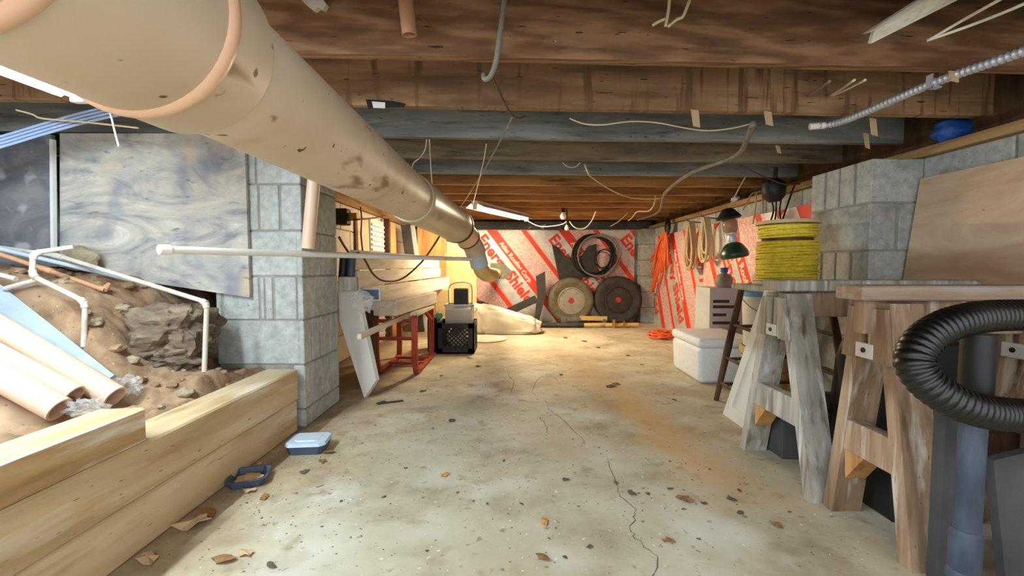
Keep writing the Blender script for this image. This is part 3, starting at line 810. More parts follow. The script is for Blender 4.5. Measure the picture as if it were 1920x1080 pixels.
# bait trays by the timber
def tray(px, size, label, lid, rot=0):
    c = atZ(*px); t = thing('plastic_tray', c, label, 'tray')
    w, l, h = size; R_ = Matrix.Rotation(rot, 3, 'Z')
    def rect(k, z, cut=.3):
        w_, l_ = w * k, l * k; q = cut * min(w_, l_)
        pts = [(-w_ + q, -l_), (w_ - q, -l_), (w_, -l_ + q), (w_, l_ - q), (w_ - q, l_), (-w_ + q, l_), (-w_, l_ - q), (-w_, -l_ + q)]
        return [c + R_ @ V((x, y, z)) for x, y in pts]
    lo_, hi_ = rect(.86, .001), rect(1.0, h)
    n = 8; mb = MB()
    inn_h, inn_l = rect(.9, h), rect(.78, .006)
    mb.add(lo_ + hi_ + inn_h + inn_l, [tuple(reversed(range(8)))] + [(i, (i + 1) % 8, 8 + (i + 1) % 8, 8 + i) for i in range(8)] + [(8 + i, 8 + (i + 1) % 8, 16 + (i + 1) % 8, 16 + i) for i in range(8)] + [(16 + i, 16 + (i + 1) % 8, 24 + (i + 1) % 8, 24 + i) for i in range(8)] + [tuple(range(24, 32))])
    obj('tray_body', mb, m_navy, t)
    if lid:
        a, b_ = rect(1.03, h), rect(.98, h + .012); mb = MB()
        mb.add(a + b_, [tuple(reversed(range(8))), tuple(range(8, 16))] + [(i, (i + 1) % 8, 8 + (i + 1) % 8, 8 + i) for i in range(8)])
        l_ = obj('lid', mb, m_bluelid, t)
        a, b_ = rect(.6, h + .0122), rect(.55, h + .016); mb = MB()
        mb.add(a + b_, [tuple(reversed(range(8))), tuple(range(8, 16))] + [(i, (i + 1) % 8, 8 + (i + 1) % 8, 8 + i) for i in range(8)])
        obj('raised_panel', mb, m_bluelid, l_)
    else:
        mb = MB(); mb.lump(c + V((0, 0, .010)), (w * .6, l * .6, .008), .4, 2, 3); obj('bait', mb, m_bark, t)
tray((580, 843), (.075, .062, .035), 'pale blue lidded plastic tray beside the pier', True, .1)
tray((467, 902), (.062, .062, .026), 'open dark blue plastic tray tucked under the timber', False, .35)

# ================================================================== LEFT STORAGE
# sheet goods and studs along the left wall
def upright(name, label, cat, X, Ya, Yb, z0, z1, mat, th=.02, lean=.0):
    mb = MB(); mb.hexa([(X, Ya, z0), (X + th, Ya, z0), (X + th, Yb, z0), (X, Yb, z0), (X - lean, Ya, z1), (X + th - lean, Ya, z1), (X + th - lean, Yb, z1), (X - lean, Yb, z1)])
    return obj(name, mb, mat, label=label, cat=cat)
upright('stained_board', 'upright pale board with brown stains leaning on the left wall', 'board', -1.26, 3.70, 3.98, 0, 1.15, m_plyR, .02, .03)
rk = thing('ribbed_panel', (-1.24, 4.2, 0), 'upright white ribbed panel next to the stained board', 'panel')
mb = MB(); mb.box((-1.285, 4.02, 0), (-1.262, 4.42, 1.16)); obj('back_sheet', mb, m_whitep, rk)
for k in range(24):
    mb = MB(); mb.box((-1.263, 4.03, .06 + k * .045), (-1.248, 4.41, .082 + k * .045), .002); obj('rib', mb, m_carton, rk)
upright('stud', 'brown upright stud beside the ribbed panel', 'stud', -1.27, 4.46, 4.52, 0, 1.2, m_darkw, .05, .0)
upright('stud', 'amber upright board beside the brown stud', 'board', -1.25, 4.56, 4.80, 0, 1.18, m_stud, .03, .02)
mb = MB(); mb.beam((-1.02, 4.95, 0), (-1.17, 4.95, 1.18), .10, .03, (1, 0, 0)); obj('grey_board', mb, m_panelg, label='slanting dark grey board in front of the tan sheet', cat='board')
mb = MB(); mb.beam((-.95, 4.982, 0), (-1.10, 4.982, 1.18), .04, .03, (1, 0, 0)); obj('white_strip', mb, m_whitep, label='narrow white strip slanting beside the grey board', cat='board')
mb = MB(); mb.box((-1.05, 5.00, 0), (-.74, 5.02, 1.17), .002); obj('tan_sheet', mb, m_stud, label='tall yellowish plywood strip behind the slanting boards', cat='plywood')
mb = MB(); mb.box((-.80, 5.03, 0), (-.40, 5.05, .87), .002); obj('tan_sheet', mb, m_tan, label='tan fibreboard sheet standing beside the drain pipe elbow', cat='board')
mb = MB(); mb.box((-.74, 5.06, .0), (-.46, 5.09, 1.0), .002); obj('tan_sheet', mb, m_plyR, label='taller plywood piece behind the tan fibreboard sheet', cat='plywood')

# white planks on edge
for i, (za, zb, Xa, Xb, ye, ya) in enumerate(((.49, .605, -.885, -.70, 4.92, 2.62), (.607, .706, -.895, -.79, 4.90, 2.56), (.708, .825, -.905, -.81, 4.94, 2.54))):
    mb = MB(); a = V((Xa, ya, (za + zb) / 2)); b_ = V((Xb, ye, (za + zb) / 2 + .006))
    mb.beam(a, b_, .022, zb - za - .002, V((1, 0, 0)), .002)
    obj('plank', mb, m_whitew, label='%s of three whitewashed planks stacked on edge behind the pier' % ('lowest', 'middle', 'top')[i], cat='plank', group='whitewashed planks')
mb = MB(); mb.beam((-.775, 2.72, .475), (-.68, 3.62, .478), .15, .095, (1, 0, 0), .006)
obj('short_beam', mb, m_whitew, label='short thick pale beam resting on the red steel frame', cat='beam')
mb = MB(); mb.box((-.80, 4.6, .0), (-.64, 4.7, .497), .01); obj('cardboard_offcut', mb, m_tan, label='tan upright offcut carrying the far plank ends', cat='board')
mb = MB(); mb.box((-.95, 2.74, .0), (-.86, 2.84, .487), .004); obj('support_post', mb, m_darkw, label='dark post under the near ends of the planks', cat='post')

# red steel sled-like frame
fr = thing('steel_frame', (-.72, 3.26, 0), 'rusty red steel frame with curved runners under the pale beam', 'frame')
for X in (-.645, -.90):
    P = [V((X, 2.98, .415)), V((X + .005, 2.93, .39)), V((X + .005, 2.925, .28)), V((X, 2.945, .14)), V((X, 2.98, .04)), V((X, 3.03, .014)), V((X, 3.2, .013)), V((X, 3.5, .013)), V((X, 3.55, .05)), V((X, 3.56, .2)), V((X, 3.56, .40))]
    P = smooth_path(P, 5); mb = MB()
    for a, b_ in zip(P[:-1], P[1:]):
        mb.beam(a, b_ + (b_ - a) * .15, .038, .022, (1, 0, 0))
    obj('runner', mb, m_redm, fr)
    mb = MB(); mb.beam((X, 2.93, .413), (X, 3.58, .408), .05, .025, (1, 0, 0), .003); obj('top_rail', mb, m_whitew, fr, 'pale wooden rail')
    mb = MB(); mb.beam((X, 3.56, .30), (X, 3.30, .405), .025, .02, (1, 0, 0)); obj('brace', mb, m_redm, fr)
for y, z in ((2.96, .25), (2.96, .368), (3.56, .381), (3.25, .02), (3.45, .02)):
    mb = MB(); mb.beam((-.90, y, z), (-.645, y, z), .022, .022, (0, 1, 0)); obj('cross_bar', mb, m_redm, fr)
mb = MB(); mb.beam((-.772, 2.25, .376), (-.69, 3.575, .4055), .022, .028, (1, 0, 0)); obj('pole', mb, m_whitew, label='thin wooden pole sticking out over the red frame', cat='pole')

# leaning white board with a pointed end
P = [atY(683, 750, 2.45), atY(705, 713, 2.44), atY(672, 560, 2.44), atY(666, 520, 2.44), atY(634, 520, 2.46), atY(636, 600, 2.46)]
P[0].z = 0.001
mb = MB(); mb.prism(P, (.012, .024, 0)); obj('pointed_board', mb, m_whitep, label='white board with a pointed foot leaning against the block pier', cat='board')
mb = MB(); c = atY(654, 532, 2.415); mb.box((c.x - .045, 2.39, c.z - .038), (c.x + .045, 2.44, c.z + .038), .004); obj('wood_offcut', mb, m_greyw, label='greyish square wood offcut at the top of the pointed board', cat='wood block')
mb = MB(); mb.lump(atY(680, 568, 2.40), (.05, .02, .05), .5, 2.5, 4, .7, 12); obj('plastic_film', mb, m_plastic, label='crumpled clear bag over the pointed board', cat='plastic bag')
ft = thing('framed_tile', atY(697, 565, 2.5), 'small framed dark tile stuck to the plank ends', 'tile')
c = atY(697, 552, 2.50); mb = MB(); mb.box((c.x - .05, 2.49, c.z - .035), (c.x + .05, 2.505, c.z + .035), .002); obj('frame', mb, m_carton, ft)
mb = MB(); mb.box((c.x - .042, 2.485, c.z - .027), (c.x + .042, 2.491, c.z + .027)); obj('tile_face', mb, m_navy, ft)
for i, (u, m_) in enumerate(((645, m_black), (660.2, m_pole))):
    mb = MB(); mb.tube([atY(u, 482, 2.46), atY(u - 3, 522, 2.46)], .022, 14); obj('pipe_stub', mb, m_, label=('black', 'blue-grey')[i] + ' pipe stub standing on the square wood offcut', cat='pipe', shade=True)

# wall socket
sk = thing('wall_socket', atY(652, 425, 3.32), 'black socket box with brass bracket on the left wall', 'socket')
mb = MB(); c = atY(650, 407, 3.32); mb.box((-1.288, c.y - .05, c.z - .06), (-1.20, c.y + .05, c.z + .06), .01); obj('box', mb, m_black, sk)
mb = MB(); mb.box((-1.215, c.y - .015, c.z - .025), (-1.14, c.y + .03, c.z + .03), .004); obj('bracket', mb, m_brass, sk)
cable('cable', 'dark cord running down the left wall from the socket', [(676, 388, 3.4), (678, 410, 3.4), (677, 440, 3.35), (680, 470, 3.3), (682, 482, 3.28)], .006, m_cab_br)
cable('cable', 'dark cord trailing from the socket towards the ribbed panel', [(662, 412, 3.27), (677, 411, 3.33), (690, 410, 3.48), (705, 408, 3.7), (722, 404, 3.9)], .006, m_cab_br)
cable('cable', 'dark cord looping from the white rod across the planks to the pipe', [(636, 445, 2.3), (648, 465, 2.42), (662, 482, 2.5), (672, 474, 2.52), (684, 487, 2.55), (700, 514, 2.6), (722, 527, 2.7), (755, 522, 2.9), (790, 492, 3.0), (810, 465, 3.02), (826, 440, 3.04)], .0065, m_cab_br)

# milk crate and its load
XA, XB_, YA, YB_, H = -.63, -.315, 3.70, 4.03, .255
ck = thing('milk_crate', ((XA + XB_) / 2, (YA + YB_) / 2, 0), 'black lattice milk crate on the floor beside the white sack', 'crate')
mb = MB(); mb.box((XA, YA, 0), (XB_, YB_, .012)); obj('bottom', mb, m_black, ck)
def crate_side(o3, ux, w):
    o3 = V(o3); ux = V(ux); n = V((ux.y, -ux.x, 0)); up = V((0, 0, 1)); mb = MB()
    def bar(a, b_, wd): mb.beam(o3 + ux * a[0] + up * a[1], o3 + ux * b_[0] + up * b_[1], .012, wd, n)
    bar((0, .022), (w, .022), .045); bar((0, H - .02), (w, H - .02), .04)
    bar((.025, .0), (.025, H), .05); bar((w - .025, 0), (w - .025, H), .05)
    s_ = obj('side_frame', mb, m_black, ck)
    mb = MB(); a0, a1, b0, b1 = .05, w - .05, .045, H - .04; hh = b1 - b0
    k = a0 - hh
    while k < a1:
        for sg in (1, -1):
            p = (k, b0) if sg > 0 else (k, b1); q = (k + hh, b1) if sg > 0 else (k + hh, b0)
            t0 = max(0, (a0 - p[0]) / hh); t1 = min(1, (a1 - p[0]) / hh)
            if t1 > t0 + .02:
                A_ = (p[0] + (q[0] - p[0]) * t0, p[1] + (q[1] - p[1]) * t0); B_ = (p[0] + (q[0] - p[0]) * t1, p[1] + (q[1] - p[1]) * t1)
                mb.beam(o3 + ux * A_[0] + up * A_[1], o3 + ux * B_[0] + up * B_[1], .006, .008, n)
        k += .036
    obj('lattice', mb, m_black, s_)
    mb = MB(); mb.lathe(o3 + ux * (w / 2) + up * (H - .07) + n * .003, n, [(.0, .008), (.04, .008), (.04, -.008), (.0, -.008)], 16); obj('medallion', mb, m_blackd, s_)
crate_side((XA, YA + .006, 0), (1, 0, 0), XB_ - XA)
crate_side((XB_ - .006, YA, 0), (0, 1, 0), YB_ - YA)
crate_side((XB_, YB_ - .006, 0), (-1, 0, 0), XB_ - XA)
crate_side((XA + .006, YB_, 0), (0, -1, 0), YB_ - YA)
mb = MB(); mb.lump((-.47, 3.86, .108), (.085, .085, .075), .3, 2, 3, .7, 2); obj('rag_bundle', mb, m_sack, label='pale rags stuffed inside the milk crate', cat='rags', shade='all')
bn = thing('clear_bin', (-.44, 3.84, .225), 'clear plastic bin sitting in the top of the milk crate', 'bin')
for nm, lo, hi in (('front_wall', (-.56, 3.745, .225), (-.335, 3.75, .40)), ('back_wall', (-.56, 3.95, .225), (-.335, 3.955, .40)), ('side_wall', (-.56, 3.75, .225), (-.555, 3.95, .40)), ('side_wall', (-.34, 3.75, .225), (-.335, 3.95, .40)), ('base', (-.56, 3.75, .225), (-.335, 3.95, .23))):
    mb = MB(); mb.box(lo, hi); obj(nm, mb, m_clear, bn)
mb = MB()
for y in (3.742, 3.953): mb.box((-.57, y, .395), (-.325, y + .008, .408))
for x in (-.57, -.335): mb.box((x, 3.742, .395), (x + .01, 3.96, .408))
obj('rim', mb, m_carton, bn)
mb = MB(); mb.box((-.545, 3.77, .231), (-.36, 3.93, .37), .01); obj('tub_insert', mb, m_carton, bn, 'pale contents inside the bin')
hl = thing('lantern_box', (-.45, 3.87, .371), 'dark boxy lantern with wire handle on the clear bin', 'lantern')
mb = MB(); mb.box((-.50, 3.83, .371), (-.38, 3.92, .54), .008); obj('body', mb, m_blackd, hl)
mb = MB(); c = V((-.44, 3.83, .44))
mb.tube(smooth_path([c + V((-.10, 0, -.05)), c + V((-.10, 0, .10)), c + V((-.05, 0, .145)), c + V((.05, 0, .15)), c + V((.095, 0, .11)), c + V((.095, 0, -.05))], 6), .004, 6); obj('wire_handle', mb, m_greymetal, hl)
mb = MB(); c = atY(823, 592, 3.75); mb.lump(c, (.03, .03, .034), .02, 1, 3); obj('green_ball', mb, m_teal, label='small teal ball wedged beside the milk crate rim', cat='ball', shade='all')
mb = MB(); mb.box((-.72, 3.78, 0), (-.64, 4.0, .30), .01); obj('black_box', mb, m_black, label='narrow black case standing against the milk crate', cat='case')

# ================================================================== BACK OF THE ROOM
# canvas sack
bm = bmesh.new(); bmesh.ops.create_icosphere(bm, subdivisions=5, radius=1)
for v in bm.verts:
    d = v.co.normalized(); p = V([math.copysign(abs(c) ** .5, c) for c in d])
    k = 1 + .13 * noise.fractal(d * 2.3, 1, 2, 4)
    x = p.x * .37 * k; hz = .135 - .055 * (x / .37)
    z = p.z * max(.04, hz) * k + hz * .9
    v.co = V((-.06 + x, 4.855 + p.y * .145 * k, max(.002, z)))
mb = MB(); mb.frombm(bm); bm.free()
obj('canvas_sack', mb, m_sack, label='off-white canvas sack slumped on the floor past the crate', cat='sack', shade='all')
mb = MB(); mb.lump((-.36, 5.35, .14), (.13, .12, .16), .4, 2, 3, .8, 5, flat=-.138); obj('black_bag', mb, m_black, label='black bag behind the canvas sack', cat='bag', shade='all')
mb = MB(); mb.lathe((-.26, 4.42, .001), (0, 0, 1), [(.0, 0), (.20, 0), (.205, .012), (.19, .02), (.0, .022)], 28); obj('round_lid', mb, m_sack, label='flat cream round lid on the floor beside the crate', cat='lid', shade=True)

def tyre(cx, cz, y, R_, m_t, m_r, label):
    t = thing('car_tyre', (cx, y, 0), label, 'tyre', 'tyres against the back wall')
    w = .19; c = V((cx, y, cz)); ax = V((0, -1, 0))
    prof = [(R_ * .55, -w * .40), (R_ * .80, -w * .52), (R_ * .94, -w * .46), (R_, -w * .30)]
    for k in range(4):
        h = -w * .30 + w * .6 * k / 4
        prof += [(R_, h + .004), (R_, h + .028), (R_ - .010, h + .030), (R_ - .010, h + .036)]
    prof += [(R_, w * .30), (R_ * .965, w * .42), (R_ * .90, w * .49), (R_ * .885, w * .495), (R_ * .88, w * .515), (R_ * .80, w * .53), (R_ * .78, w * .515), (R_ * .64, w * .48), (R_ * .56, w * .40)]
    mb = MB(); mb.lathe(c, ax, prof, 40, close=True); obj('tyre', mb, m_t, t, shade=True)
    mb = MB(); mb.lathe(c, ax, [(R_ * .565, w * .36), (R_ * .59, w * .44), (R_ * .55, w * .45), (R_ * .51, w * .26), (R_ * .47, w * -.12), (R_ * .40, w * -.10), (R_ * .33, w * .20), (R_ * .25, w * .22), (R_ * .15, w * .25), (0.0, w * .25)], 36); rim = obj('rim', mb, m_r, t, shade=True)
    mb = MB(); mb.lathe(c + ax * (w * .25), ax, [(R_ * .14, 0), (R_ * .14, .018), (R_ * .10, .028), (0, .028)], 20); obj('hub_cap', mb, m_redcap, rim, shade=True)
    for k in range(5):
        a = 2 * math.pi * k / 5 + .3
        mb = MB(); mb.lathe(c + ax * (w * .24) + V((math.cos(a) * R_ * .25, 0, math.sin(a) * R_ * .25)), ax, [(.012, 0), (.012, .018), (0, .02)], 6); obj('lug_nut', mb, m_greymetal, rim)
    return t
tyre(.747, .292, 5.70, .29, m_rubberd, m_rim, 'dusty tan-rimmed car tyre leaning on the red striped board')
tyre(1.344, .302, 5.70, .30, m_rubber, m_rimd, 'black car tyre with dark rim beside the pilaster')
pts = [(1035, 458), (1047, 464), (1062, 482), (1088, 483), (1104, 461), (1119, 457), (1117, 518), (1049, 526)]
mb = MB(); mb.prism([atY(u, v, 5.80) for u, v in pts], (0, .025, 0)); obj('notched_plate', mb, m_blackd, label='black plate with notched top hung above the dusty tyre', cat='plate')
def coil(name, label, c, R_, ex, ey, n, r, mat, jit=.03, cat='coil', group=None, turns=None, depth=V((0, -1, 0)), oval=1.0, hang=False):
    mb = MB(); pts = []; per = 22
    rnd = random.Random(hash(name) % 1000 if False else int(abs(c[0] * 1000)) % 997)
    offs = [(rnd.uniform(-jit, jit), rnd.uniform(-jit, jit), rnd.uniform(.9, 1.06)) for _ in range(n + 1)]
    for i in range(n * per + 1):
        t = i / per; k = int(t); f = t - k; k2 = min(k + 1, n)
        ox = offs[k][0] * (1 - f) + offs[k2][0] * f; oy = offs[k][1] * (1 - f) + offs[k2][1] * f; sc = offs[k][2] * (1 - f) + offs[k2][2] * f
        a = 2 * math.pi * t
        if hang:
            sc = 1 + (sc - .98) * 2.6
            wd = .62 - .38 * math.sin(a)
            pts.append(V(c) + V(ex) * (math.cos(a) * R_ * wd * sc + ox * .8 * (1 - math.sin(a)) / 2) + V(ey) * (math.sin(a) * R_ * sc * oval + R_ * oval * (1 - sc)) + V(depth) * (r * 1.2 + .025 * (1 + math.sin(t * 2.3))))
            continue
        pts.append(V(c) + V(ex) * (math.cos(a) * R_ * sc + ox) + V(ey) * (math.sin(a) * R_ * sc * oval + oy) + V(depth) * (r * 1.2 + .02 * math.sin(t * 2.3)))
    mb.tube(pts, r, 6)
    return obj(name, mb, mat, label=label, cat=cat, group=group, shade='all')
cw = atY(1113, 479, 5.795)
coil('hose_coil', 'coil of black hose hung on the wall above the tyres', cw, .255, (1, 0, 0), (0, 0, 1), 9, .011, m_black, .028)
coil('wire_coil', 'coil of pale grey cable hung with the black hose coil', cw + V((.06, -.053, -.01)), .265, (1, 0, 0), (0, 0, 1), 3, .008, m_cab_g, .03)
coil('wire_coil', 'small loose coil of dark wire beside the black hose coil', atY(1132, 487, 5.70), .12, (1, 0, 0), (0, 0, 1), 4, .005, m_black, .04)
pts = [(1005, 518), (1022, 509), (1024, 552), (1009, 609.4), (1001, 609.4), (1008, 552)]
mb = MB(); mb.prism([atY(u, v, 5.55) for u, v in pts], (0, .05, 0)); zm = min(p.z for p in mb.v)
for p in mb.v: p.z -= zm * max(0, 1 - p.z / .5)
obj('metal_bracket', mb, m_blackd, label='dark bent metal bracket standing beside the dusty tyre', cat='bracket')
mb = MB(); mb.beam(atY(945, 588, 5.624), atY(1006, 560, 5.624), .05, .09, (0, 1, 0)); obj('metal_bar', mb, m_blackd, label='dark metal bar slanting up from behind the canvas sack', cat='bar')
pl = thing('floor_pole', atZ(1105, 614), 'long pole with black and yellow sections lying before the tyres', 'pole')
pa, pb_, pd = V((.30, 5.28, .030)), V((.85, 5.28, .030)), V((1.50, 5.30, .030))
mb = MB(); mb.tube([pa, pb_], .03, 14); obj('black_section', mb, m_blackd, pl, shade=True)
mb = MB(); mb.tube([pb_, pd], .026, 14); obj('yellow_section', mb, m_amberj, pl, shade=True)
mb = MB(); mb.beam((1.2, 5.255, .0), (1.2, 5.255, .10), .03, .03); obj('clamp', mb, m_brass, pl)
mb = MB(); mb.beam((1.32, 5.255, .0), (1.32, 5.255, .085), .02, .02); obj('clamp', mb, m_brass, pl)
jk = thing('floor_jack', atZ(1095, 608), 'yellow handled tool lying behind the long pole', 'tool')
mb = MB(); mb.beam((.82, 5.40, .10), (1.15, 5.40, .095), .03, .05); obj('handle', mb, m_amberj, jk)
mb = MB(); mb.beam((.64, 5.40, .085), (.83, 5.40, .09), .04, .04); obj('shaft', mb, m_greymetal, jk)
mb = MB(); mb.box((.6, 5.37, 0), (.66, 5.43, .12), .006); obj('head', mb, m_greymetal, jk)
mb = MB(); mb.box((1.1, 5.37, 0), (1.13, 5.43, .09)); obj('foot', mb, m_greymetal, jk)

# ================================================================== RIGHT SIDE
def strands(name, label, top, bots, r, mat, cat):
    mb = MB()
    for i, b_ in enumerate(bots):
        m_ = (V(top) + V(b_)) / 2 + V((random.uniform(-.02, .02), random.uniform(-.06, .06), random.uniform(-.02, .05)))
        mb.tube(smooth_path([V(top) + V((0, random.uniform(-.02, .02), 0)), m_, V(b_), V(b_) + V((.01, .035, .05)), V(top) + V((0, .03, -.02))], 5), r, 6)
    return obj(name, mb, mat, label=label, cat=cat, shade='all')
top = atX(1252, 425, 1.72)
strands('orange_cord', 'bundle of orange cord hanging in the corner from the joist', top, [atX(1222 + (i % 7) * 5, 545 - (i % 5) * 14 - (i % 7) * 6, 1.70 + .008 * (i % 4)) for i in range(16)], .009, m_orange, 'cord')
mb = MB(); mb.lump(top, (.03, .05, .09), .2, 2, 3); obj('cord_hook', mb, m_black, label='black hook wrap holding the hanging orange cord', cat='hook', shade='all')
c = atX(1302, 455, 1.735)
coil('cord_coil', 'tan extension cord coil hanging on the side wall', c, .115, (0, 1, 0), (0, 0, 1), 12, .008, m_beigecord, .05, oval=1.75, depth=V((-1, 0, 0)), hang=True)
c = atX(1331, 444, 1.735)
coil('cord_coil', 'cream cord coil hanging nearer the green lantern', c, .10, (0, 1, 0), (0, 0, 1), 8, .009, m_cab_y, .04, oval=1.7, depth=V((-1, 0, 0)), hang=True)
for u, v, R_, ov, lb in ((1302, 455, .115, 1.75, 'bent nail hook holding the tan cord coil'), (1331, 444, .10, 1.7, 'bent nail hook holding the cream cord coil')):
    c = atX(u, v, 1.735); z = c.z + R_ * ov
    mb = MB(); mb.tube([V((1.83, c.y, z - .012)), V((1.70, c.y, z - .006)), V((1.655, c.y, z + .012)), V((1.65, c.y, z + .03))], .006, 8)
    obj('wall_hook', mb, m_greymetal, label=lb, cat='hook')
# orange cord heap on the floor
mb = MB(); c = atZ(1246, 634); rnd = random.Random(3)
for k in range(15):
    R_ = rnd.uniform(.06, .15); o2 = V((rnd.uniform(-.04, .04), rnd.uniform(-.05, .05), 0)); tl = rnd.uniform(-.22, .22); ph = rnd.uniform(0, 6)
    h0 = .012 + .1 * rnd.random() * (1 - R_ / .2)
    mb.tube([c + o2 + V((math.cos(a) * R_, math.sin(a) * R_ * .9, max(.009, h0 + tl * .3 * math.sin(a + ph) * R_ + .01 * math.sin(3 * a + ph)))) for a in [2 * math.pi * q / 20 for q in range(21)]], .008, 6)
obj('orange_cord', mb, m_orange, label='tangled heap of orange cord on the floor by the white cooler', cat='cord', shade='all')

# lantern
lc = atY(1376, 470, 3.15); ax = V((-.18, 0, 1)).normalized()
ln = thing('camp_lantern', lc - V((0, 0, .06)), 'dark green camping lantern hanging on the side wall', 'lantern')
mb = MB(); mb.lathe(lc - ax * .05, ax, [(0, 0), (.085, .0), (.092, .012), (.090, .04), (.07, .075), (.05, .10), (.03, .108), (0, .11)], 24); obj('fount', mb, m_green, ln, shade=True)
mb = MB(); mb.lathe(lc + ax * .06, ax, [(0, 0), (.03, 0), (.034, .02), (.024, .05), (.04, .06), (.04, .068), (0, .07)], 18); obj('collar', mb, m_steel, ln, shade=True)
mb = MB(); mb.lathe(lc + ax * .125, ax, [(.036, 0), (.05, .03), (.05, .07), (.036, .10)], 20); obj('globe', mb, m_glassb, ln, shade=True)
mb = MB(); mb.lathe(lc + ax * .222, ax, [(0, 0), (.075, .0), (.082, .012), (.06, .04), (.045, .06), (.03, .075), (0, .08)], 20); obj('ventilator', mb, m_black, ln, shade=True)
for s_ in (-1, 1):
    mb = MB(); sd = V((1, 0, .18)).normalized(); mb.tube([lc + ax * .07 + sd * (.05 * s_), lc + ax * .23 + sd * (.055 * s_)], .003, 6); obj('guard_wire', mb, m_steel, ln)
mb = MB(); tp = lc + ax * .28
mb.tube(smooth_path([tp, tp + V((.03, 0, .07)), V((tp.x + .05, joistY(5, tp.x + .05) + .018, JZ + .02))], 4), .004, 6); obj('hanging_wire', mb, m_cab_y, ln)
# black hanging lamp thing
bk = thing('black_light', atY(1455, 378, 2.8), 'black work light hanging from the joist above the rope spool', 'work light')
c = atY(1453, 360, 2.8)
mb = MB(); mb.lathe(c + V((0, 0, -.06)), V((-.1, 0, 1)), [(0, 0), (.035, 0), (.06, .03), (.07, .08), (.06, .12), (.02, .14), (0, .14)], 16); obj('head', mb, m_black, bk, shade=True)
for i, (u, v) in enumerate(((1443, 420), (1452, 425), (1466, 425))):
    mb = MB(); mb.tube(smooth_path([c + V((-.02 + .03 * i, 0, -.05)), atY((u + 1450) / 2 + 4, 395, 2.78), atY(u, v, 2.7)], 5), .005, 6); obj('cord', mb, m_black, bk)
mb = MB(); P_ = atY(1473, 350, 2.75); mb.tube(smooth_path([atY(1490, 346, 2.8), atY(1478, 380, 2.76), atY(1463, 425, 2.7)], 5), .005, 6); obj('cord', mb, m_black, bk)
mb = MB(); mb.tube([c + V((0, 0, .07)), V((c.x, c.y, JZ + .02))], .012, 8); obj('hook', mb, m_black, bk)
mb = MB(); mb.lump((1.805, 3.65, 1.272), (.03, .05, .024), .2, 2, 3); obj('tape_roll', mb, m_bluelid, label='small pale blue wad tucked on the sill plate', cat='wad', shade='all')
for i, (u0, v0, u1, v1) in enumerate(((1406, 362, 1392, 395), (1415, 360, 1412, 420), (1425, 365, 1430, 400))):
    cable('cord', 'thin tan string hanging from the sill above the lantern', [(u0 + 38, v0 - 3, 3.1), (u0 + 6, v0, 3.05), ((u0 + u1) / 2 + 3, (v0 + v1) / 2, 3.0), (u1, v1, 2.98)], .005, m_beigecord, 'cord', 'strings above the lantern')

# cooler
cl = thing('foam_cooler', (1.33, 2.98, 0), 'white foam cooler box on the floor beside the stool', 'cooler')
def rbox(lo, hi, r, seg=4):
    bm = bmesh.new(); bmesh.ops.create_cube(bm, size=1)
    for v in bm.verts:
        v.co = V((lo[0] + (v.co.x + .5) * (hi[0] - lo[0]), lo[1] + (v.co.y + .5) * (hi[1] - lo[1]), lo[2] + (v.co.z + .5) * (hi[2] - lo[2])))
    bmesh.ops.bevel(bm, geom=bm.edges[:], offset=r, segments=seg, profile=.5, affect='EDGES')
    mb = MB(); mb.frombm(bm); bm.free(); return mb
mb = rbox((1.155, 2.74, 0), (1.52, 3.22, .225), .03); 
for v in mb.v:
    k = 1 - .05 * (1 - v.z / .225); v.x = 1.3375 + (v.x - 1.3375) * k; v.y = 2.98 + (v.y - 2.98) * k
obj('body', mb, m_foam, cl, shade=True)
mb = rbox((1.150, 2.735, .222), (1.525, 3.225, .285), .028); obj('lid', mb, m_foam, cl, shade=True)

# stool + spool
st = thing('wooden_stool', (1.33, 2.2, 0), 'dark wooden stool carrying the yellow rope spool', 'stool')
mb = MB(); mb.box((1.155, 2.04, .612), (1.50, 2.36, .642), .005); obj('seat', mb, m_greyw, st)
legs = {}
for sx in (-1, 1):
    for sy in (-1, 1):
        a = V((1.33 + sx * .14, 2.2 + sy * .12, .615)); b_ = V((1.33 + sx * .215, 2.2 + sy * .215, .0))
        legs[(sx, sy)] = (a, b_); mb = MB(); mb.tube([a, a * .5 + b_ * .5, b_], .016, 10, rf=lambda i, m: (.015, .019, .013)[i]); obj('leg', mb, m_darkw, st, shade=True)
for zf in (.33, .62, .85):
    for (k1, k2) in (((-1, -1), (-1, 1)), ((-1, 1), (1, 1)), ((1, -1), (1, 1))):
        p = legs[k1][0].lerp(legs[k1][1], zf); q = legs[k2][0].lerp(legs[k2][1], zf - .02); mb = MB(); mb.tube([p, q], .009, 8); obj('rung', mb, m_darkw, st, shade=True)
sp = thing('rope_spool', (1.34, 2.2, .643), 'spool of yellow rope standing on the dark stool', 'spool')
c = V((1.345, 2.2, .643))
mb = MB(); mb.lathe(c, (0, 0, 1), [(0, 0), (.145, 0), (.147, .004), (.147, .012), (.145, .016), (0, .016)], 36); obj('bottom_flange', mb, m_carton, sp, shade=True)
mb = MB(); mb.lathe(c, (0, 0, 1), [(0, .292), (.138, .292), (.140, .296), (.140, .304), (.138, .308), (0, .308)], 36); obj('top_flange', mb, m_tan, sp, shade=True)
mb = MB(); mb.lathe(c, (0, 0, 1), [(.11, .015), (.11, .293)], 24); obj('core', mb, m_darkw, sp, shade=True)
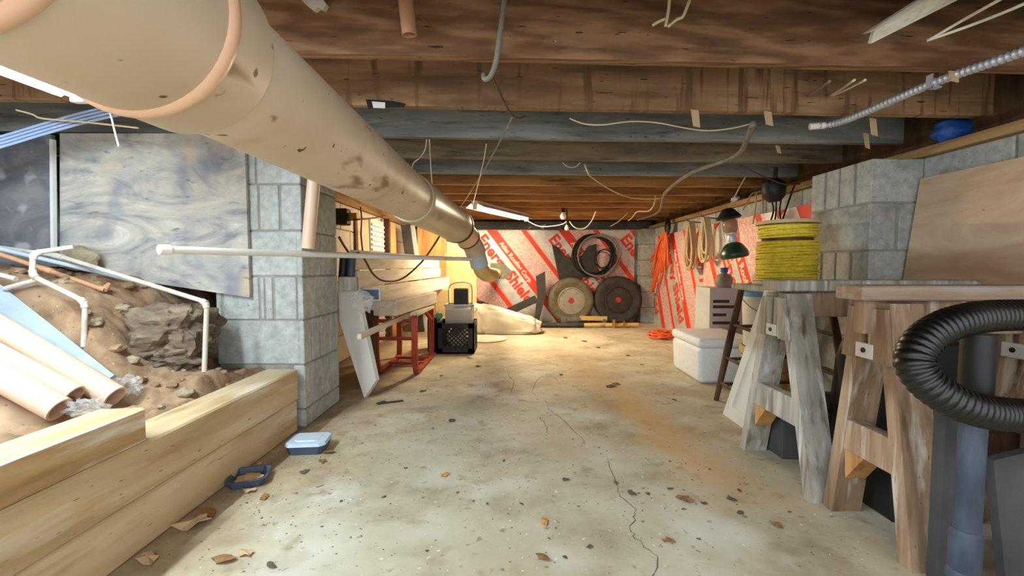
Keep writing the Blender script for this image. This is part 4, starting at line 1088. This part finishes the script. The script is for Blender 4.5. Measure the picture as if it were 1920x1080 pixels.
def wraps(z0, z1, R_, name):
    mb = MB(); r = .0056; n = int((z1 - z0) / (r * 1.7)); pts = []
    for i in range(n * 28):
        a = 2 * math.pi * i / 28; z = z0 + r + (z1 - z0 - 2 * r) * i / (n * 28)
        pts.append(c + V((math.cos(a), math.sin(a), 0)) * (R_ + .0025 * math.sin(a * 3.7 + z * 90) + .002 * math.sin(a * .37)) + V((0, 0, z + .004 * math.sin(a * 1.31))))
    mb.tube(pts, r, 6); mb.lathe(c, (0, 0, 1), [(R_ - .004, z0 + .004), (R_ - .003, z1 - .004)], 28)
    obj(name, mb, m_yellow, sp, shade='all')
wraps(.016, .214, .130, 'rope_winding'); wraps(.222, .291, .124, 'rope_winding')

# buckets
def bucket(c, r0, r1, h, m_b, m_l, label, group=None):
    c = V(c); t = thing('bucket', c, label, 'bucket', group)
    mb = MB(); mb.lathe(c, (0, 0, 1), [(0, 0), (r0, 0), (r0 + (r1 - r0) * .85, h * .85), (r1 * 1.03, h * .852), (r1 * 1.03, h * .87), (r1, h * .872), (r1, h - .03), (0, h - .03)], 30); obj('body', mb, m_b, t, shade=True)
    mb = MB(); mb.lathe(c, (0, 0, 1), [(0, h - .031), (r1 * 1.05, h - .031), (r1 * 1.05, h - .006), (r1 * .98, h), (r1 * .92, h - .006), (0, h - .006)], 30); obj('lid', mb, m_l, t, shade=True)
    mb = MB(); mb.tube([c + V((math.cos(a) * r1 * 1.06, -abs(math.sin(a)) * r1 * 1.06, h * .84 - .09 * abs(math.sin(a)))) for a in [math.pi * k / 14 for k in range(15)]], .0025, 6); obj('handle', mb, m_greymetal, t)
bucket((1.475, 2.59, 0), .115, .130, .27, m_buckety, m_buckety, 'tan bucket at the bottom of the stack behind the stool')
bucket((1.475, 2.59, .2705), .115, .130, .32, m_bucket, m_bucketl, 'white bucket with blue lid on top of the tan bucket')
ct = thing('grey_carton', (1.62, 3.42, 0), 'tall grey carton with dark lettering behind the white cooler', 'carton')
mb = MB(); mb.box((1.46, 3.30, 0), (1.765, 3.56, .57), .003); obj('box', mb, m_carton, ct)
for z, w in ((.46, .12), (.42, .16), (.36, .10), (.30, .20), (.20, .07), (.13, .12)):
    mb = MB(); mb.box((1.485, 3.2985, z), (1.485 + w, 3.2995, z + .022)); obj('printed_mark', mb, m_print_d, ct)
jg = thing('jug', (1.60, 3.38, .571), 'grey plastic jug with blue cap on the tall carton', 'jug')
mb = MB(); mb.lathe((1.60, 3.38, .571), (0, 0, 1), [(0, 0), (.055, 0), (.06, .01), (.06, .07), (.045, .095), (.022, .105), (.02, .115), (0, .115)], 20); obj('body', mb, m_cab_g, jg, shade=True)
mb = MB(); mb.lathe((1.60, 3.38, .684), (0, 0, 1), [(0, 0), (.026, 0), (.026, .035), (0, .037)], 16); obj('cap', mb, m_blue, jg, shade=True)

# sawhorses
def sawhorse(x0, x1, yc, spread, ztop, label, xl, xr, mat_leg, mat_leg2, mat_cap, lean=.0):
    t = thing('sawhorse', ((x0 + x1) / 2, yc, 0), label, 'sawhorse', 'sawhorses')
    mb = MB(); mb.box((x0, yc - .05, ztop - .038), (x1, yc + .05, ztop), .004); obj('cap_board', mb, mat_cap, t)
    mb = MB(); mb.box((x0 + .03, yc - .019, ztop - .128), (x1, yc + .019, ztop - .0385), .003); obj('beam', mb, m_brownw, t)
    for xe in (xl, xr):
        for s_ in (-1, 1):
            a = V((xe, yc + s_ * .038, ztop - .045)); b_ = V((xe - .0, yc + s_ * spread, 0.0))
            d = (b_ - a).normalized(); n = V((0, s_ * d.z * -1, 0))
            w = .043; th = .019
            # leg with level foot
            mb = MB()
            ty = th / abs(d.z)
            mb.hexa([(xe - w, b_.y - ty, 0), (xe + w, b_.y - ty, 0), (xe + w, b_.y + ty, 0), (xe - w, b_.y + ty, 0), (xe - w, a.y - ty, a.z), (xe + w, a.y - ty, a.z), (xe + w, a.y + ty, a.z), (xe - w, a.y + ty, a.z)])
            obj('leg', mb, mat_leg if s_ < 0 else mat_leg2, t)
        # gusset plates on the outer face of the end frame
        xo = xe - .045 - .012
        def yl(z, s_): return yc + s_ * (.038 + (spread - .038) * (1 - z / (ztop - .045)))
        z0, z1, zm = ztop - .20, ztop - .06, ztop - .125
        for s_ in (-1, 1):
            mb = MB(); e = .02
            mb.prism([(xo, yl(z1, s_) + s_ * e, z1), (xo, yl(z0, s_) + s_ * e, z0), (xo, yl(z0, s_) - s_ * .035, z0), (xo, yc + s_ * .012, zm - .035), (xo, yc + s_ * .012, z1)] , (.012, 0, 0)); obj('gusset', mb, mat_leg2 if s_ > 0 else mat_leg, t)
        mb = MB(); mb.box((xo - .002, yc - .03, z0 + .005), (xo + .010, yc + .03, z0 + .045), .002); g_ = obj('hinge_plate', mb, m_whitep, t)
        mb = MB(); mb.lathe((xo - .001, yc, z0 + .026), (-1, 0, 0), [(0, 0), (.007, 0), (.007, .004), (0, .004)], 10); obj('bolt', mb, m_black, g_)
        # stretcher
        zs = .25
        ya, yb_ = yl(zs, -1) + .02, yl(zs, 1) - .02
        mb = MB(); mb.box((xe - .040, ya - .02, zs - .045), (xe + .0, yb_ + .02, zs + .045), .003); obj('stretcher', mb, m_brownw if mat_leg is m_brownw else m_greyw, t)
        mb = MB(); mb.prism([(xe - .035, yl(.17, 1) - .03, .12), (xe - .035, yl(.2, 1) - .02, .205), (xe - .035, yl(.2, 1) - .09, .205)], (.06, 0, 0)); obj('corner_block', mb, m_stud, t)
    mb = MB(); mb.box((xl + .04, yc - .012, .215), (xr - .04, yc + .012, .285)); obj('rail', mb, m_darkw, t)
    return t
sawhorse(.905, 1.60, 1.57, .20, .685, 'far sawhorse of whitish grey wood next to the stool', .97, 1.52, m_greyw, m_greyw, m_greyw)
sawhorse(.895, 1.48, 1.19, .135, .683, 'near sawhorse of brown wood under the black hose', 1.0, 1.40, m_brownw, m_brownw, m_capw)
# white framed panel leaning on the far sawhorse
pn = thing('cabinet_door', (1.0, 2.0, 0), 'white framed cabinet door leaning against the far sawhorse', 'door')
q = [V((1.05, 2.19, 0)), V((1.05, 1.98, 0)), V((1.04, 1.625, .655)), V((1.04, 1.825, .655))]
nrm = (q[1] - q[0]).cross(q[3] - q[0]).normalized()
if nrm.x > 0: nrm = -nrm
mb = MB(); mb.prism([p - nrm * .012 for p in q], nrm * .008); obj('panel', mb, m_whitep, pn)
def quad(a, b_, c_, d_): 
    f = lambda s_, t_: q[0].lerp(q[1], s_).lerp(q[3].lerp(q[2], s_), t_)
    return [f(*a), f(*b_), f(*c_), f(*d_)]
for nm, rr in (('stile', ((0, 0), (.26, 0), (.26, 1), (0, 1))), ('stile', ((.74, 0), (1, 0), (1, 1), (.74, 1))), ('rail', ((.26, 0), (.74, 0), (.74, .10), (.26, .10))), ('rail', ((.26, .90), (.74, .90), (.74, 1), (.26, 1)))):
    mb = MB(); mb.prism([p - nrm * .012 for p in quad(*rr)], nrm * .016); obj(nm, mb, m_whitep, pn)
# things under and behind the sawhorses
mb = rbox((1.02, 1.66, 0), (1.24, 1.86, .17), .012, 2); obj('storage_bin', mb, m_panelg, label='grey storage bin on the floor under the far sawhorse', cat='bin', shade=True)
mb = MB(); mb.beam((1.30, 1.76, 0), (1.36, 1.70, .60), .09, .02, (1, 0, 0)); obj('white_strip', mb, m_whitep, label='white strip of board standing under the far sawhorse', cat='board')
mb = MB(); mb.lump((1.255, 1.465, .27), (.17, .072, .27), .12, 2.4, 4, .6, 7, flat=-.269); obj('dark_filler', mb, m_black, label='added black lump darkening the space under the far sawhorse', cat='sack', shade='all')  # added black lump, deepens the shade under the far sawhorse
mb = MB(); mb.box((1.08, 1.24, 0), (1.34, 1.37, .52), .01); obj('black_box', mb, m_black, label='added black box darkening the gap between the two sawhorses', cat='case')  # box added, tall and black, to make this gap read as shade
mb = MB(); mb.hexa([(1.60, .9, .0), (1.62, .9, .0), (1.67, 1.99, 0), (1.65, 1.99, 0), (1.785, .9, 1.115), (1.805, .9, 1.115), (1.81, 1.985, 1.115), (1.79, 1.985, 1.115)])
obj('plywood_sheet', mb, m_plyR, label='pale tan plywood sheet leaning on the wall behind the sawhorses', cat='plywood')
# hose
P = [(2230, 626, .97), (2130, 610, .95), (2040, 600, .92), (1960, 592, .90), (1900, 591, .88), (1840, 594, .86), (1780, 608, .84), (1735, 635, .83), (1714, 672, .82), (1728, 708, .81), (1770, 742, .80), (1830, 768, .80), (1900, 778, .82), (1990, 782, .84), (2060, 782, .86), (2220, 776, .90)]
path = smooth_path([atY(*p) for p in P], 4)
dense = []
for a, b_ in zip(path[:-1], path[1:]):
    n = max(1, int((b_ - a).length / .0022)); dense += [a.lerp(b_, k / n) for k in range(n)]
mb = MB(); mb.tube(dense, .03, 16, rf=lambda i, m: .0315 if i % 5 in (0, 1) else (.0285 if i % 5 in (3,) else .030))
obj('corrugated_hose', mb, m_hose, label='thick black corrugated hose looping in front of the near sawhorse', cat='hose', shade='all')
pv = thing('extension_wand', (.912, .885, 0), 'blue-grey plastic wand standing upright under the black hose', 'pole')
mb = MB(); mb.tube([V((.922, .885, 0.0)), V((.928, .885, .57))], .022, 20); obj('wand_tube', mb, m_pole, pv, shade=True)
mb = MB(); mb.lathe((.923, .885, .09), (0, 0, 1), [(.022, 0), (.028, .004), (.028, .02), (.024, .026), (.026, .03), (.026, .10), (.022, .11)], 20); obj('collar', mb, m_pole, pv, shade=True)
mb = MB(); mb.tube([V((.927, .885, .44)), V((.928, .885, .60))], .027, 20); obj('cuff', mb, m_black, pv, shade=True)
mb = MB(); mb.hexa([(1.06, .92, 0), (1.36, .88, 0), (1.36, .90, 0), (1.06, .94, 0), (1.075, .98, .30), (1.36, .94, .40), (1.36, .96, .40), (1.075, 1.0, .30)])
obj('scuffed_board', mb, m_panelg, label='grey scuffed board standing under the near sawhorse', cat='board')
mb = MB(); mb.box((.975, .99, 0), (1.01, 1.02, .45)); obj('dark_stick', mb, m_panelg, label='dark grey upright stick behind the blue-grey wand', cat='stick')

# ================================================================== CEILING CLUTTER
fx = thing('flexible_conduit', atY(1750, 155, 1.37), 'shiny corrugated metal conduit strapped under the nearest joists', 'conduit')
cp = smooth_path([atY(1535, 236, 1.82), atY(1560, 233, 1.80), atY(1600, 220, 1.70), atY(1750, 156, 1.40), atY(1920, 96, 1.17), atY(2080, 30, 1.0)], 6)
dn = []
for a, b_ in zip(cp[:-1], cp[1:]):
    n = max(1, int((b_ - a).length / .003)); dn += [a.lerp(b_, k / n) for k in range(n)]
mb = MB(); mb.tube(dn, .011, 10, rf=lambda i, m: .0135 if i % 5 < 2 else .0102); obj('armour', mb, m_steel, fx, shade='all')
mb = MB(); mb.tube([dn[0] - (dn[8] - dn[0]) * 1.0, dn[6]], .013, 10); obj('end_bushing', mb, m_whitep2, fx, shade=True)
q = atY(1750, 156, 1.40)
mb = MB(); mb.beam(q + V((-.012, 0, -.016)), q + V((-.012, 0, .025)), .02, .004, (0, 1, 0)); mb.beam(q + V((-.018, .0, -.014)), q + V((.018, 0, -.014)), .02, .004, (0, 1, 0)); obj('strap', mb, m_steel, fx)
cable('thick_cable', 'thick grey cable snaking under the joists towards the back', [(1412, 232, 1.78), (1400, 262, 2.0), (1385, 288, 2.24), (1345, 306, 2.45), (1300, 322, 2.66), (1265, 345, 3.05), (1245, 365, 3.5), (1241, 380, 3.95), (1236, 395, 4.5), (1222, 404, 5.0), (1195, 412, 5.4)], .0125, m_cab_g)
cable('cable', 'grey wire hanging down in front of the nearest joist', [(948, -20, 1.24), (944, 10, 1.24), (938, 60, 1.245), (930, 115, 1.25), (920, 142, 1.255), (909, 148, 1.26), (907, 140, 1.27)], .0075, m_cab_g)
cable('cable', 'dark brown wire looping below the second joist', [(920, 138, 1.36), (930, 160, 1.45), (945, 190, 1.58), (957, 212, 1.66), (970, 222, 1.70), (986, 218, 1.72)], .004, m_cab_br)
cable('cable', 'thin cord running diagonally down to the far shop light', [(960, 220, 1.72), (948, 245, 1.86), (918, 300, 2.3), (885, 355, 3.0), (862, 390, 3.8)], .004, m_cab_g)
cable('cable', 'thin pale cord beside the diagonal cord', [(912, 270, 2.12), (905, 310, 2.4), (895, 350, 2.9), (886, 385, 3.9)], .003, m_cab_w)
cable('cable', 'white twisted wire hanging behind the drain pipe', [(800, 262, 2.1), (797, 280, 2.2), (788, 295, 2.35), (776, 305, 2.4), (773, 315, 2.5)], .003, m_cab_w)
cable('cable', 'straight white wire hanging behind the drain pipe', [(805, 262, 2.1), (807, 300, 2.35), (810, 345, 2.5)], .0035, m_cab_w)
cable('cable', 'cream cable sagging in a wave below the second joist', [(1068, 222, 1.75), (1095, 232, 1.76), (1130, 234, 1.76), (1180, 228, 1.77), (1230, 230, 1.78), (1290, 241, 1.79), (1330, 245, 1.80), (1375, 240, 1.8), (1412, 231, 1.8)], .003, m_cab_y)
cable('cable', 'pale wire sagging across the amber joists', [(1096, 308, 2.56), (1103, 325, 2.6), (1110, 333, 2.7), (1135, 350, 3.0), (1160, 363, 3.2), (1185, 371, 3.5), (1215, 373, 3.6), (1238, 372, 3.6)], .005, m_cab_y)
cable('cable', 'short pale wire loop below the fourth joist', [(1055, 305, 2.54), (1065, 313, 2.56), (1078, 313, 2.56), (1088, 305, 2.54)], .003, m_cab_y)
cable('cable', 'pale kinked wire hanging from the far joists', [(1229, 366, 3.72), (1228, 377, 3.75), (1224, 388, 3.9), (1215, 396, 4.1), (1195, 397, 4.3), (1185, 408, 4.6), (1178, 414, 4.8)], .005, m_cab_y)
cable('cable', 'drooping white wire loop beside the light bulbs', [(1068, 415, 4.6), (1075, 424, 4.6), (1085, 429, 4.6), (1098, 427, 4.6), (1110, 413, 4.6), (1117, 396, 4.5)], .006, m_cab_w)
cable('cable', 'short pale wire stub among the far joists', [(1145, 424, 5.0), (1160, 415, 5.0), (1178, 398, 4.98)], .005, m_cab_y)
cable('cable', 'sagging wire from the light fixture to the bulbs', [(985, 412, 4.9), (1010, 424, 4.9), (1035, 424, 4.8), (1055, 420, 4.7), (1062, 415, 4.6)], .004, m_cab_w)
cable('cable', 'thin dark wire across the bay by the block pier', [(1385, 308, 2.5), (1430, 330, 2.55), (1470, 345, 2.62), (1500, 345, 2.7)], .004, m_cab_br)
cable('cable', 'white wire along the drain pipe top', [(770, 320, 2.3), (785, 328, 2.3), (800, 342, 2.35), (812, 360, 2.4)], .004, m_cab_w)
for i, (u0, u1) in enumerate(((1740, 1880), (1738, 1930))):
    cable('cable', 'white wire running up to the joist from one staple', [(u0, 76, 1.25), ((u0 + u1) / 2 - 5, (38, 44)[i], 1.18), (u1, (-4, 2)[i], 1.05), (u1 + 60, -40, 1.0)], .0042, m_cab_w, group='paired white wires')
for i, (u, v, u1, v1, m_) in enumerate(((1516, 180, 1556, 152, m_cab_g), (1556, 180, 1602, 150, m_cab_w), (1560, 180, 1622, 150, m_cab_w))):
    cable('cable', 'short wire length between the first and second joists', [(u, v, 1.74), ((u + u1) / 2, (v + v1) / 2 + 1, 1.6), (u1, v1, 1.44)], .0045, m_, group='wires in the first bay')
for i, P in enumerate(([(1256, -20, 1.25), (1254, 15, 1.26), (1248, 50, 1.27)], [(1300, -20, 1.25), (1282, 28, 1.26), (1270, 36, 1.265), (1252, 50, 1.27)], [(1252, 34, 1.27), (1236, 40, 1.275), (1223, 48, 1.28)])):
    cable('cable', 'short cream wire stapled on the face of the nearest joist', P, .0045, m_cab_y, group='cream wires on the nearest joist')
# stub pipe, broken lath, scraps
open_pipe('pipe_stub', 'brownish pipe stub hanging in front of the nearest joist', atY(757, -30, 1.22), atY(768, 66, 1.23), .02, m_pvctan)
mb = MB(); mb.beam(atY(784, 28, 1.24), atY(815, 56, 1.26), .005, .005); obj('nail', mb, m_brass, label='bent nail sticking out beside the brownish pipe stub', cat='nail')
def lath(pts, Y, th, mat, label, name='lath'):
    mb = MB(); mb.prism([atY(u, v, Y) for u, v in pts], (0, th, .004)); return obj(name, mb, mat, label=label, cat='wood scrap')
mb = MB(); mb.prism([atY(1622, 64, 1.24), atY(1640, 58, 1.235), atY(1633, 82, 1.24), atY(1800, -2, 1.13), atY(1880, -48, 1.06), atY(1860, -70, 1.06), atY(1720, 2, 1.16)], (0, .012, .006)); obj('lath', mb, m_whitew, label='broken pale lath with split end below the first joist', cat='wood scrap')
lath([(560, -5), (600, -8), (612, 8), (606, 18), (596, 14), (588, 20), (575, 10)], 1.24, .02, m_whitew, 'splintered white wood end above the drain pipe')
for i, (u, v, w, h, Y) in enumerate(((1303, 222, 14, 34, 1.70), (1440, 222, 14, 28, 1.72), (1637, 238, 12, 34, 1.73), (1624, 264, 9, 30, 2.02), (1458, 280, 8, 16, 2.148), (1788, 143, 15, 22, 1.33))):
    Yk = Y - .0; mb = MB(); mb.prism([atY(u - w / 2, v - h / 2, Yk), atY(u + w / 2, v - h / 2 + 2, Yk), atY(u + w / 2 + 3, v + h / 2, Yk - .01), atY(u - w / 2 + 4, v + h / 2 - 3, Yk - .01)], (0, .004, 0))
    obj('paper_tab', mb, m_tan, label='small tan paper tab hanging from a joist edge', cat='paper scrap', group='paper tabs on joists')
hk = thing('joist_bracket', atY(720, 205, 1.63), 'small black bracket with white label on the second joist', 'bracket')
yk = joistY(2, -.48) - .022
mb = MB(); mb.prism([atY(686, 186, yk), atY(735, 189, yk), atY(760, 194, yk), atY(757, 200, yk), atY(690, 203, yk)], (0, .006, 0)); obj('plate', mb, m_black, hk)
mb = MB(); mb.prism([atY(697, 190, yk - .002), atY(722, 192, yk - .002), atY(722, 203, yk - .002), atY(700, 202, yk - .002)], (0, .002, 0)); obj('label_card', mb, m_whitep2, hk)
for i, (u, v, Y, r) in enumerate(((1056, 406, 4.55, .032), (1063, 428, 4.9, .026))):
    lb = thing('light_bulb', atY(u, v, Y), ('larger unlit frosted bulb in a black socket under the joists', 'smaller unlit bulb hanging lower by the back wall')[i], 'light bulb')
    c = atY(u, v, Y); mb = MB(); mb.lathe(c - V((0, 0, r)), (0, 0, 1), [(0, 0), (r * .6, r * .15), (r, r * .8), (r, r * 1.2), (r * .7, r * 1.8), (r * .45, r * 2.3), (0, r * 2.4)], 16); obj('glass', mb, m_bulb, lb, shade=True)
    mb = MB(); mb.tube([c + V((0, 0, r * 1.3)), c + V((0, 0, r * 2.6))], r * .6, 10); mb.tube([c + V((0, 0, r * 2)), V((c.x, c.y, JZ + .03))], .006, 6); obj('socket', mb, m_black, lb, shade=True)
mb = MB(); mb.lump(atY(1790, 246, 1.90), (.085, .05, .05), .15, 1.5, 4, .9, 3); obj('blue_bundle', mb, m_blue, label='blue bundle tucked in the joist bay over the side wall', cat='bundle', shade='all')
# joist nails and knots seen as small dark stubs
rnd = random.Random(11)
for k, X, dz in ((1, -.28, .06), (1, .12, .05), (2, .30, .03), (2, -.02, .02), (3, .0, .03), (3, .55, .02), (3, .78, .03), (4, .5, .02), (4, .95, .04), (4, -.3, .03), (5, .4, .02), (6, .85, .03)):
    y = joistY(k, X) - .019; mb = MB(); mb.tube([V((X, y + .01, JZ + dz)), V((X + rnd.uniform(-.01, .01), y - .018, JZ + dz - .012))], .003, 6)
    obj('nail', mb, m_greymetal, label='rusty nail stub in the face of a joist', cat='nail', group='nails in the joists')

# ================================================================== FLOOR DEBRIS
def leaf_mesh(seed, mat):
    r_ = random.Random(seed); mb = MB(); n = 10; vs_ = [V((0, 0, .25))]
    for i in range(n):
        a = 2 * math.pi * i / n; rr = r_.uniform(.55, 1.1); vs_.append(V((math.cos(a) * rr, math.sin(a) * rr * .62, r_.uniform(.0, .32))))
    for i in range(n):
        vs_.append(V((vs_[1 + i].x * .95, vs_[1 + i].y * .95, vs_[1 + i].z - .05)))
    vs_.append(V((0, 0, .17)))
    zmin = min(v.z for v in vs_)
    for v in vs_: v.z -= zmin
    fs = [(0, 1 + i, 1 + (i + 1) % n) for i in range(n)] + [(2 * n + 1, n + 1 + (i + 1) % n, n + 1 + i) for i in range(n)] + [(1 + i, n + 1 + i, n + 1 + (i + 1) % n, 1 + (i + 1) % n) for i in range(n)]
    mb.add(vs_, fs)
    return meshdata('leaf', mb, mat)
ML = {k: [leaf_mesh(s + 10 * i, m_) for s in range(3)] for i, (k, m_) in enumerate((('b', m_leaf), ('g', m_leafg), ('o', m_leafo), ('p', m_bark)))}
LAB = {'b': ('dry_leaf', 'dry brown leaf lying on the concrete floor', 'leaf', 'brown leaves on the floor'),
       'g': ('debris_bit', 'small dark bit of debris on the concrete floor', 'debris', 'dark bits on the floor'),
       'o': ('debris_bit', 'small orange chip lying on the concrete floor', 'debris', 'orange chips on the floor'),
       'p': ('bark_chip', 'pale tan bark chip on the floor near the timber wall', 'bark', 'bark chips by the timber')}
deb = [(1018, 1046, 34, 'b'), (1060, 1046, 14, 'g'), (1022, 980, 26, 'o'), (834, 892, 22, 'o'), (1062, 900, 20, 'g'), (1283, 938, 38, 'b'), (1184, 925, 24, 'g'), (1215, 926, 14, 'g'),
       (1257, 917, 18, 'g'), (1320, 944, 16, 'g'), (1370, 936, 26, 'g'), (1386, 920, 16, 'g'), (1388, 962, 20, 'g'), (1254, 1015, 26, 'b'), (1456, 986, 28, 'b'), (1155, 906, 16, 'b'),
       (1105, 1026, 18, 'g'), (1282, 955, 12, 'g'), (1310, 1011, 10, 'g'), (846, 790, 22, 'g'), (792, 734, 20, 'g'), (1145, 725, 24, 'g'), (1155, 721, 18, 'b'), (1052, 703, 12, 'b'),
       (1122, 652, 14, 'g'), (1178, 667, 12, 'g'), (1204, 684, 10, 'g'), (1264, 750, 12, 'g'), (828, 705, 12, 'b'), (837, 724, 8, 'g'), (880, 672, 12, 'b'), (896, 687, 14, 'g'),
       (945, 864, 12, 'g'), (720, 932, 12, 'g'), (800, 1033, 10, 'g'), (978, 945, 12, 'g'), (914, 945, 10, 'g'), (858, 924, 9, 'b'), (1480, 960, 10, 'g'), (1095, 640, 14, 'b'), (1060, 634, 14, 'b'),
       (462, 1040, 38, 'p'), (420, 1050, 50, 'b'), (494, 984, 16, 'p'), (350, 985, 70, 'p'), (345, 965, 60, 'b'), (215, 1052, 66, 'p'), (470, 922, 30, 'p'), (495, 934, 26, 'b'), (572, 885, 26, 'g'), (508, 1062, 34, 'g'), (615, 848, 34, 'b'), (605, 866, 24, 'b'), (480, 870, 16, 'p'), (598, 912, 14, 'p'), (760, 878, 10, 'g'), (1030, 1010, 8, 'g'), (640, 940, 10, 'g'), (1330, 880, 8, 'g')]
for i, (u, v, w, k) in enumerate(deb):
    p = atZ(u, v); s_ = w / 2 / F * p.y
    if p.x < TX + s_: p.x = TX + s_ + .004
    nm, lb, ca, gr = LAB[k]
    o = bpy.data.objects.new(nm, ML[k][i % 3]); scene.collection.objects.link(o)
    o.location = (p.x, p.y, .0005); o.rotation_euler = (0, 0, (i * 2.4) % 6.28 if w < 30 else (i % 5 - 2) * .3); o.scale = (s_, s_, s_ * (1.1 if k != 'g' else .7))
    if k in 'bg':
        if p.x < -.55 and p.y < 1.75: wh = 'near the low timber wall'
        elif p.x < -.45 and p.y < 2.3: wh = 'at the foot of the pale block pier'
        elif p.y > 3.6: wh = 'on the far floor towards the tyres'
        elif p.y > 2.1: wh = 'on the floor between the red frame and the cooler'
        elif p.x > .28: wh = 'on the floor beside the sawhorse feet'
        else: wh = 'on the bare floor around the long crack'
        lb = ('dry brown leaf ' if k == 'b' else 'small dark bit of debris ') + wh
        gr = gr + ' ' + wh
    elif k == 'o': lb = 'orange chip with a curled edge on the floor' if i % 2 else 'flat orange chip lying on the concrete floor'
    tag(o, lb, ca, gr)
mb = MB(); mb.beam(atZ(708, 757, .004), atZ(756, 751, .004), .012, .007); mb.beam(atZ(708, 757, .004), atZ(722, 753, .004), .022, .008); obj('pocket_tool', mb, m_blackd, label='slim dark metal tool lying on the floor by the pointed board', cat='tool')
# speckle of grit over the slab
gm = MB(); rnd = random.Random(5)
for k in range(900):
    x = rnd.uniform(-.9, 1.1); y = rnd.uniform(.95, 4.6) if rnd.random() < .5 else rnd.uniform(.95, 2.2)
    if rnd.random() < .35: x = -.93 + abs(rnd.gauss(0, .22))
    s_ = rnd.uniform(.0008, .0028) * (1 if rnd.random() < .93 else 2.0)
    a = rnd.uniform(0, 3)
    if (-.95 < x < -.05 and 3.65 < y < 4.65) or (x < -.6 and 2.85 < y < 3.65) or (x > .88 and y < 1.9): continue
    gm.add([V((x + math.cos(a + q) * s_ * (1.6 if q % 3.14 < 1 else 1), y + math.sin(a + q) * s_, .0003)) for q in (0, 1.57, 3.14, 4.71)] + [V((x, y, s_ * .8 + .0003))], [(0, 1, 4), (1, 2, 4), (2, 3, 4), (3, 0, 4), (3, 2, 1, 0)])
obj('floor_grit', gm, m_leafg, label='fine dark grit scattered over the concrete floor', cat='grit', kind='stuff')
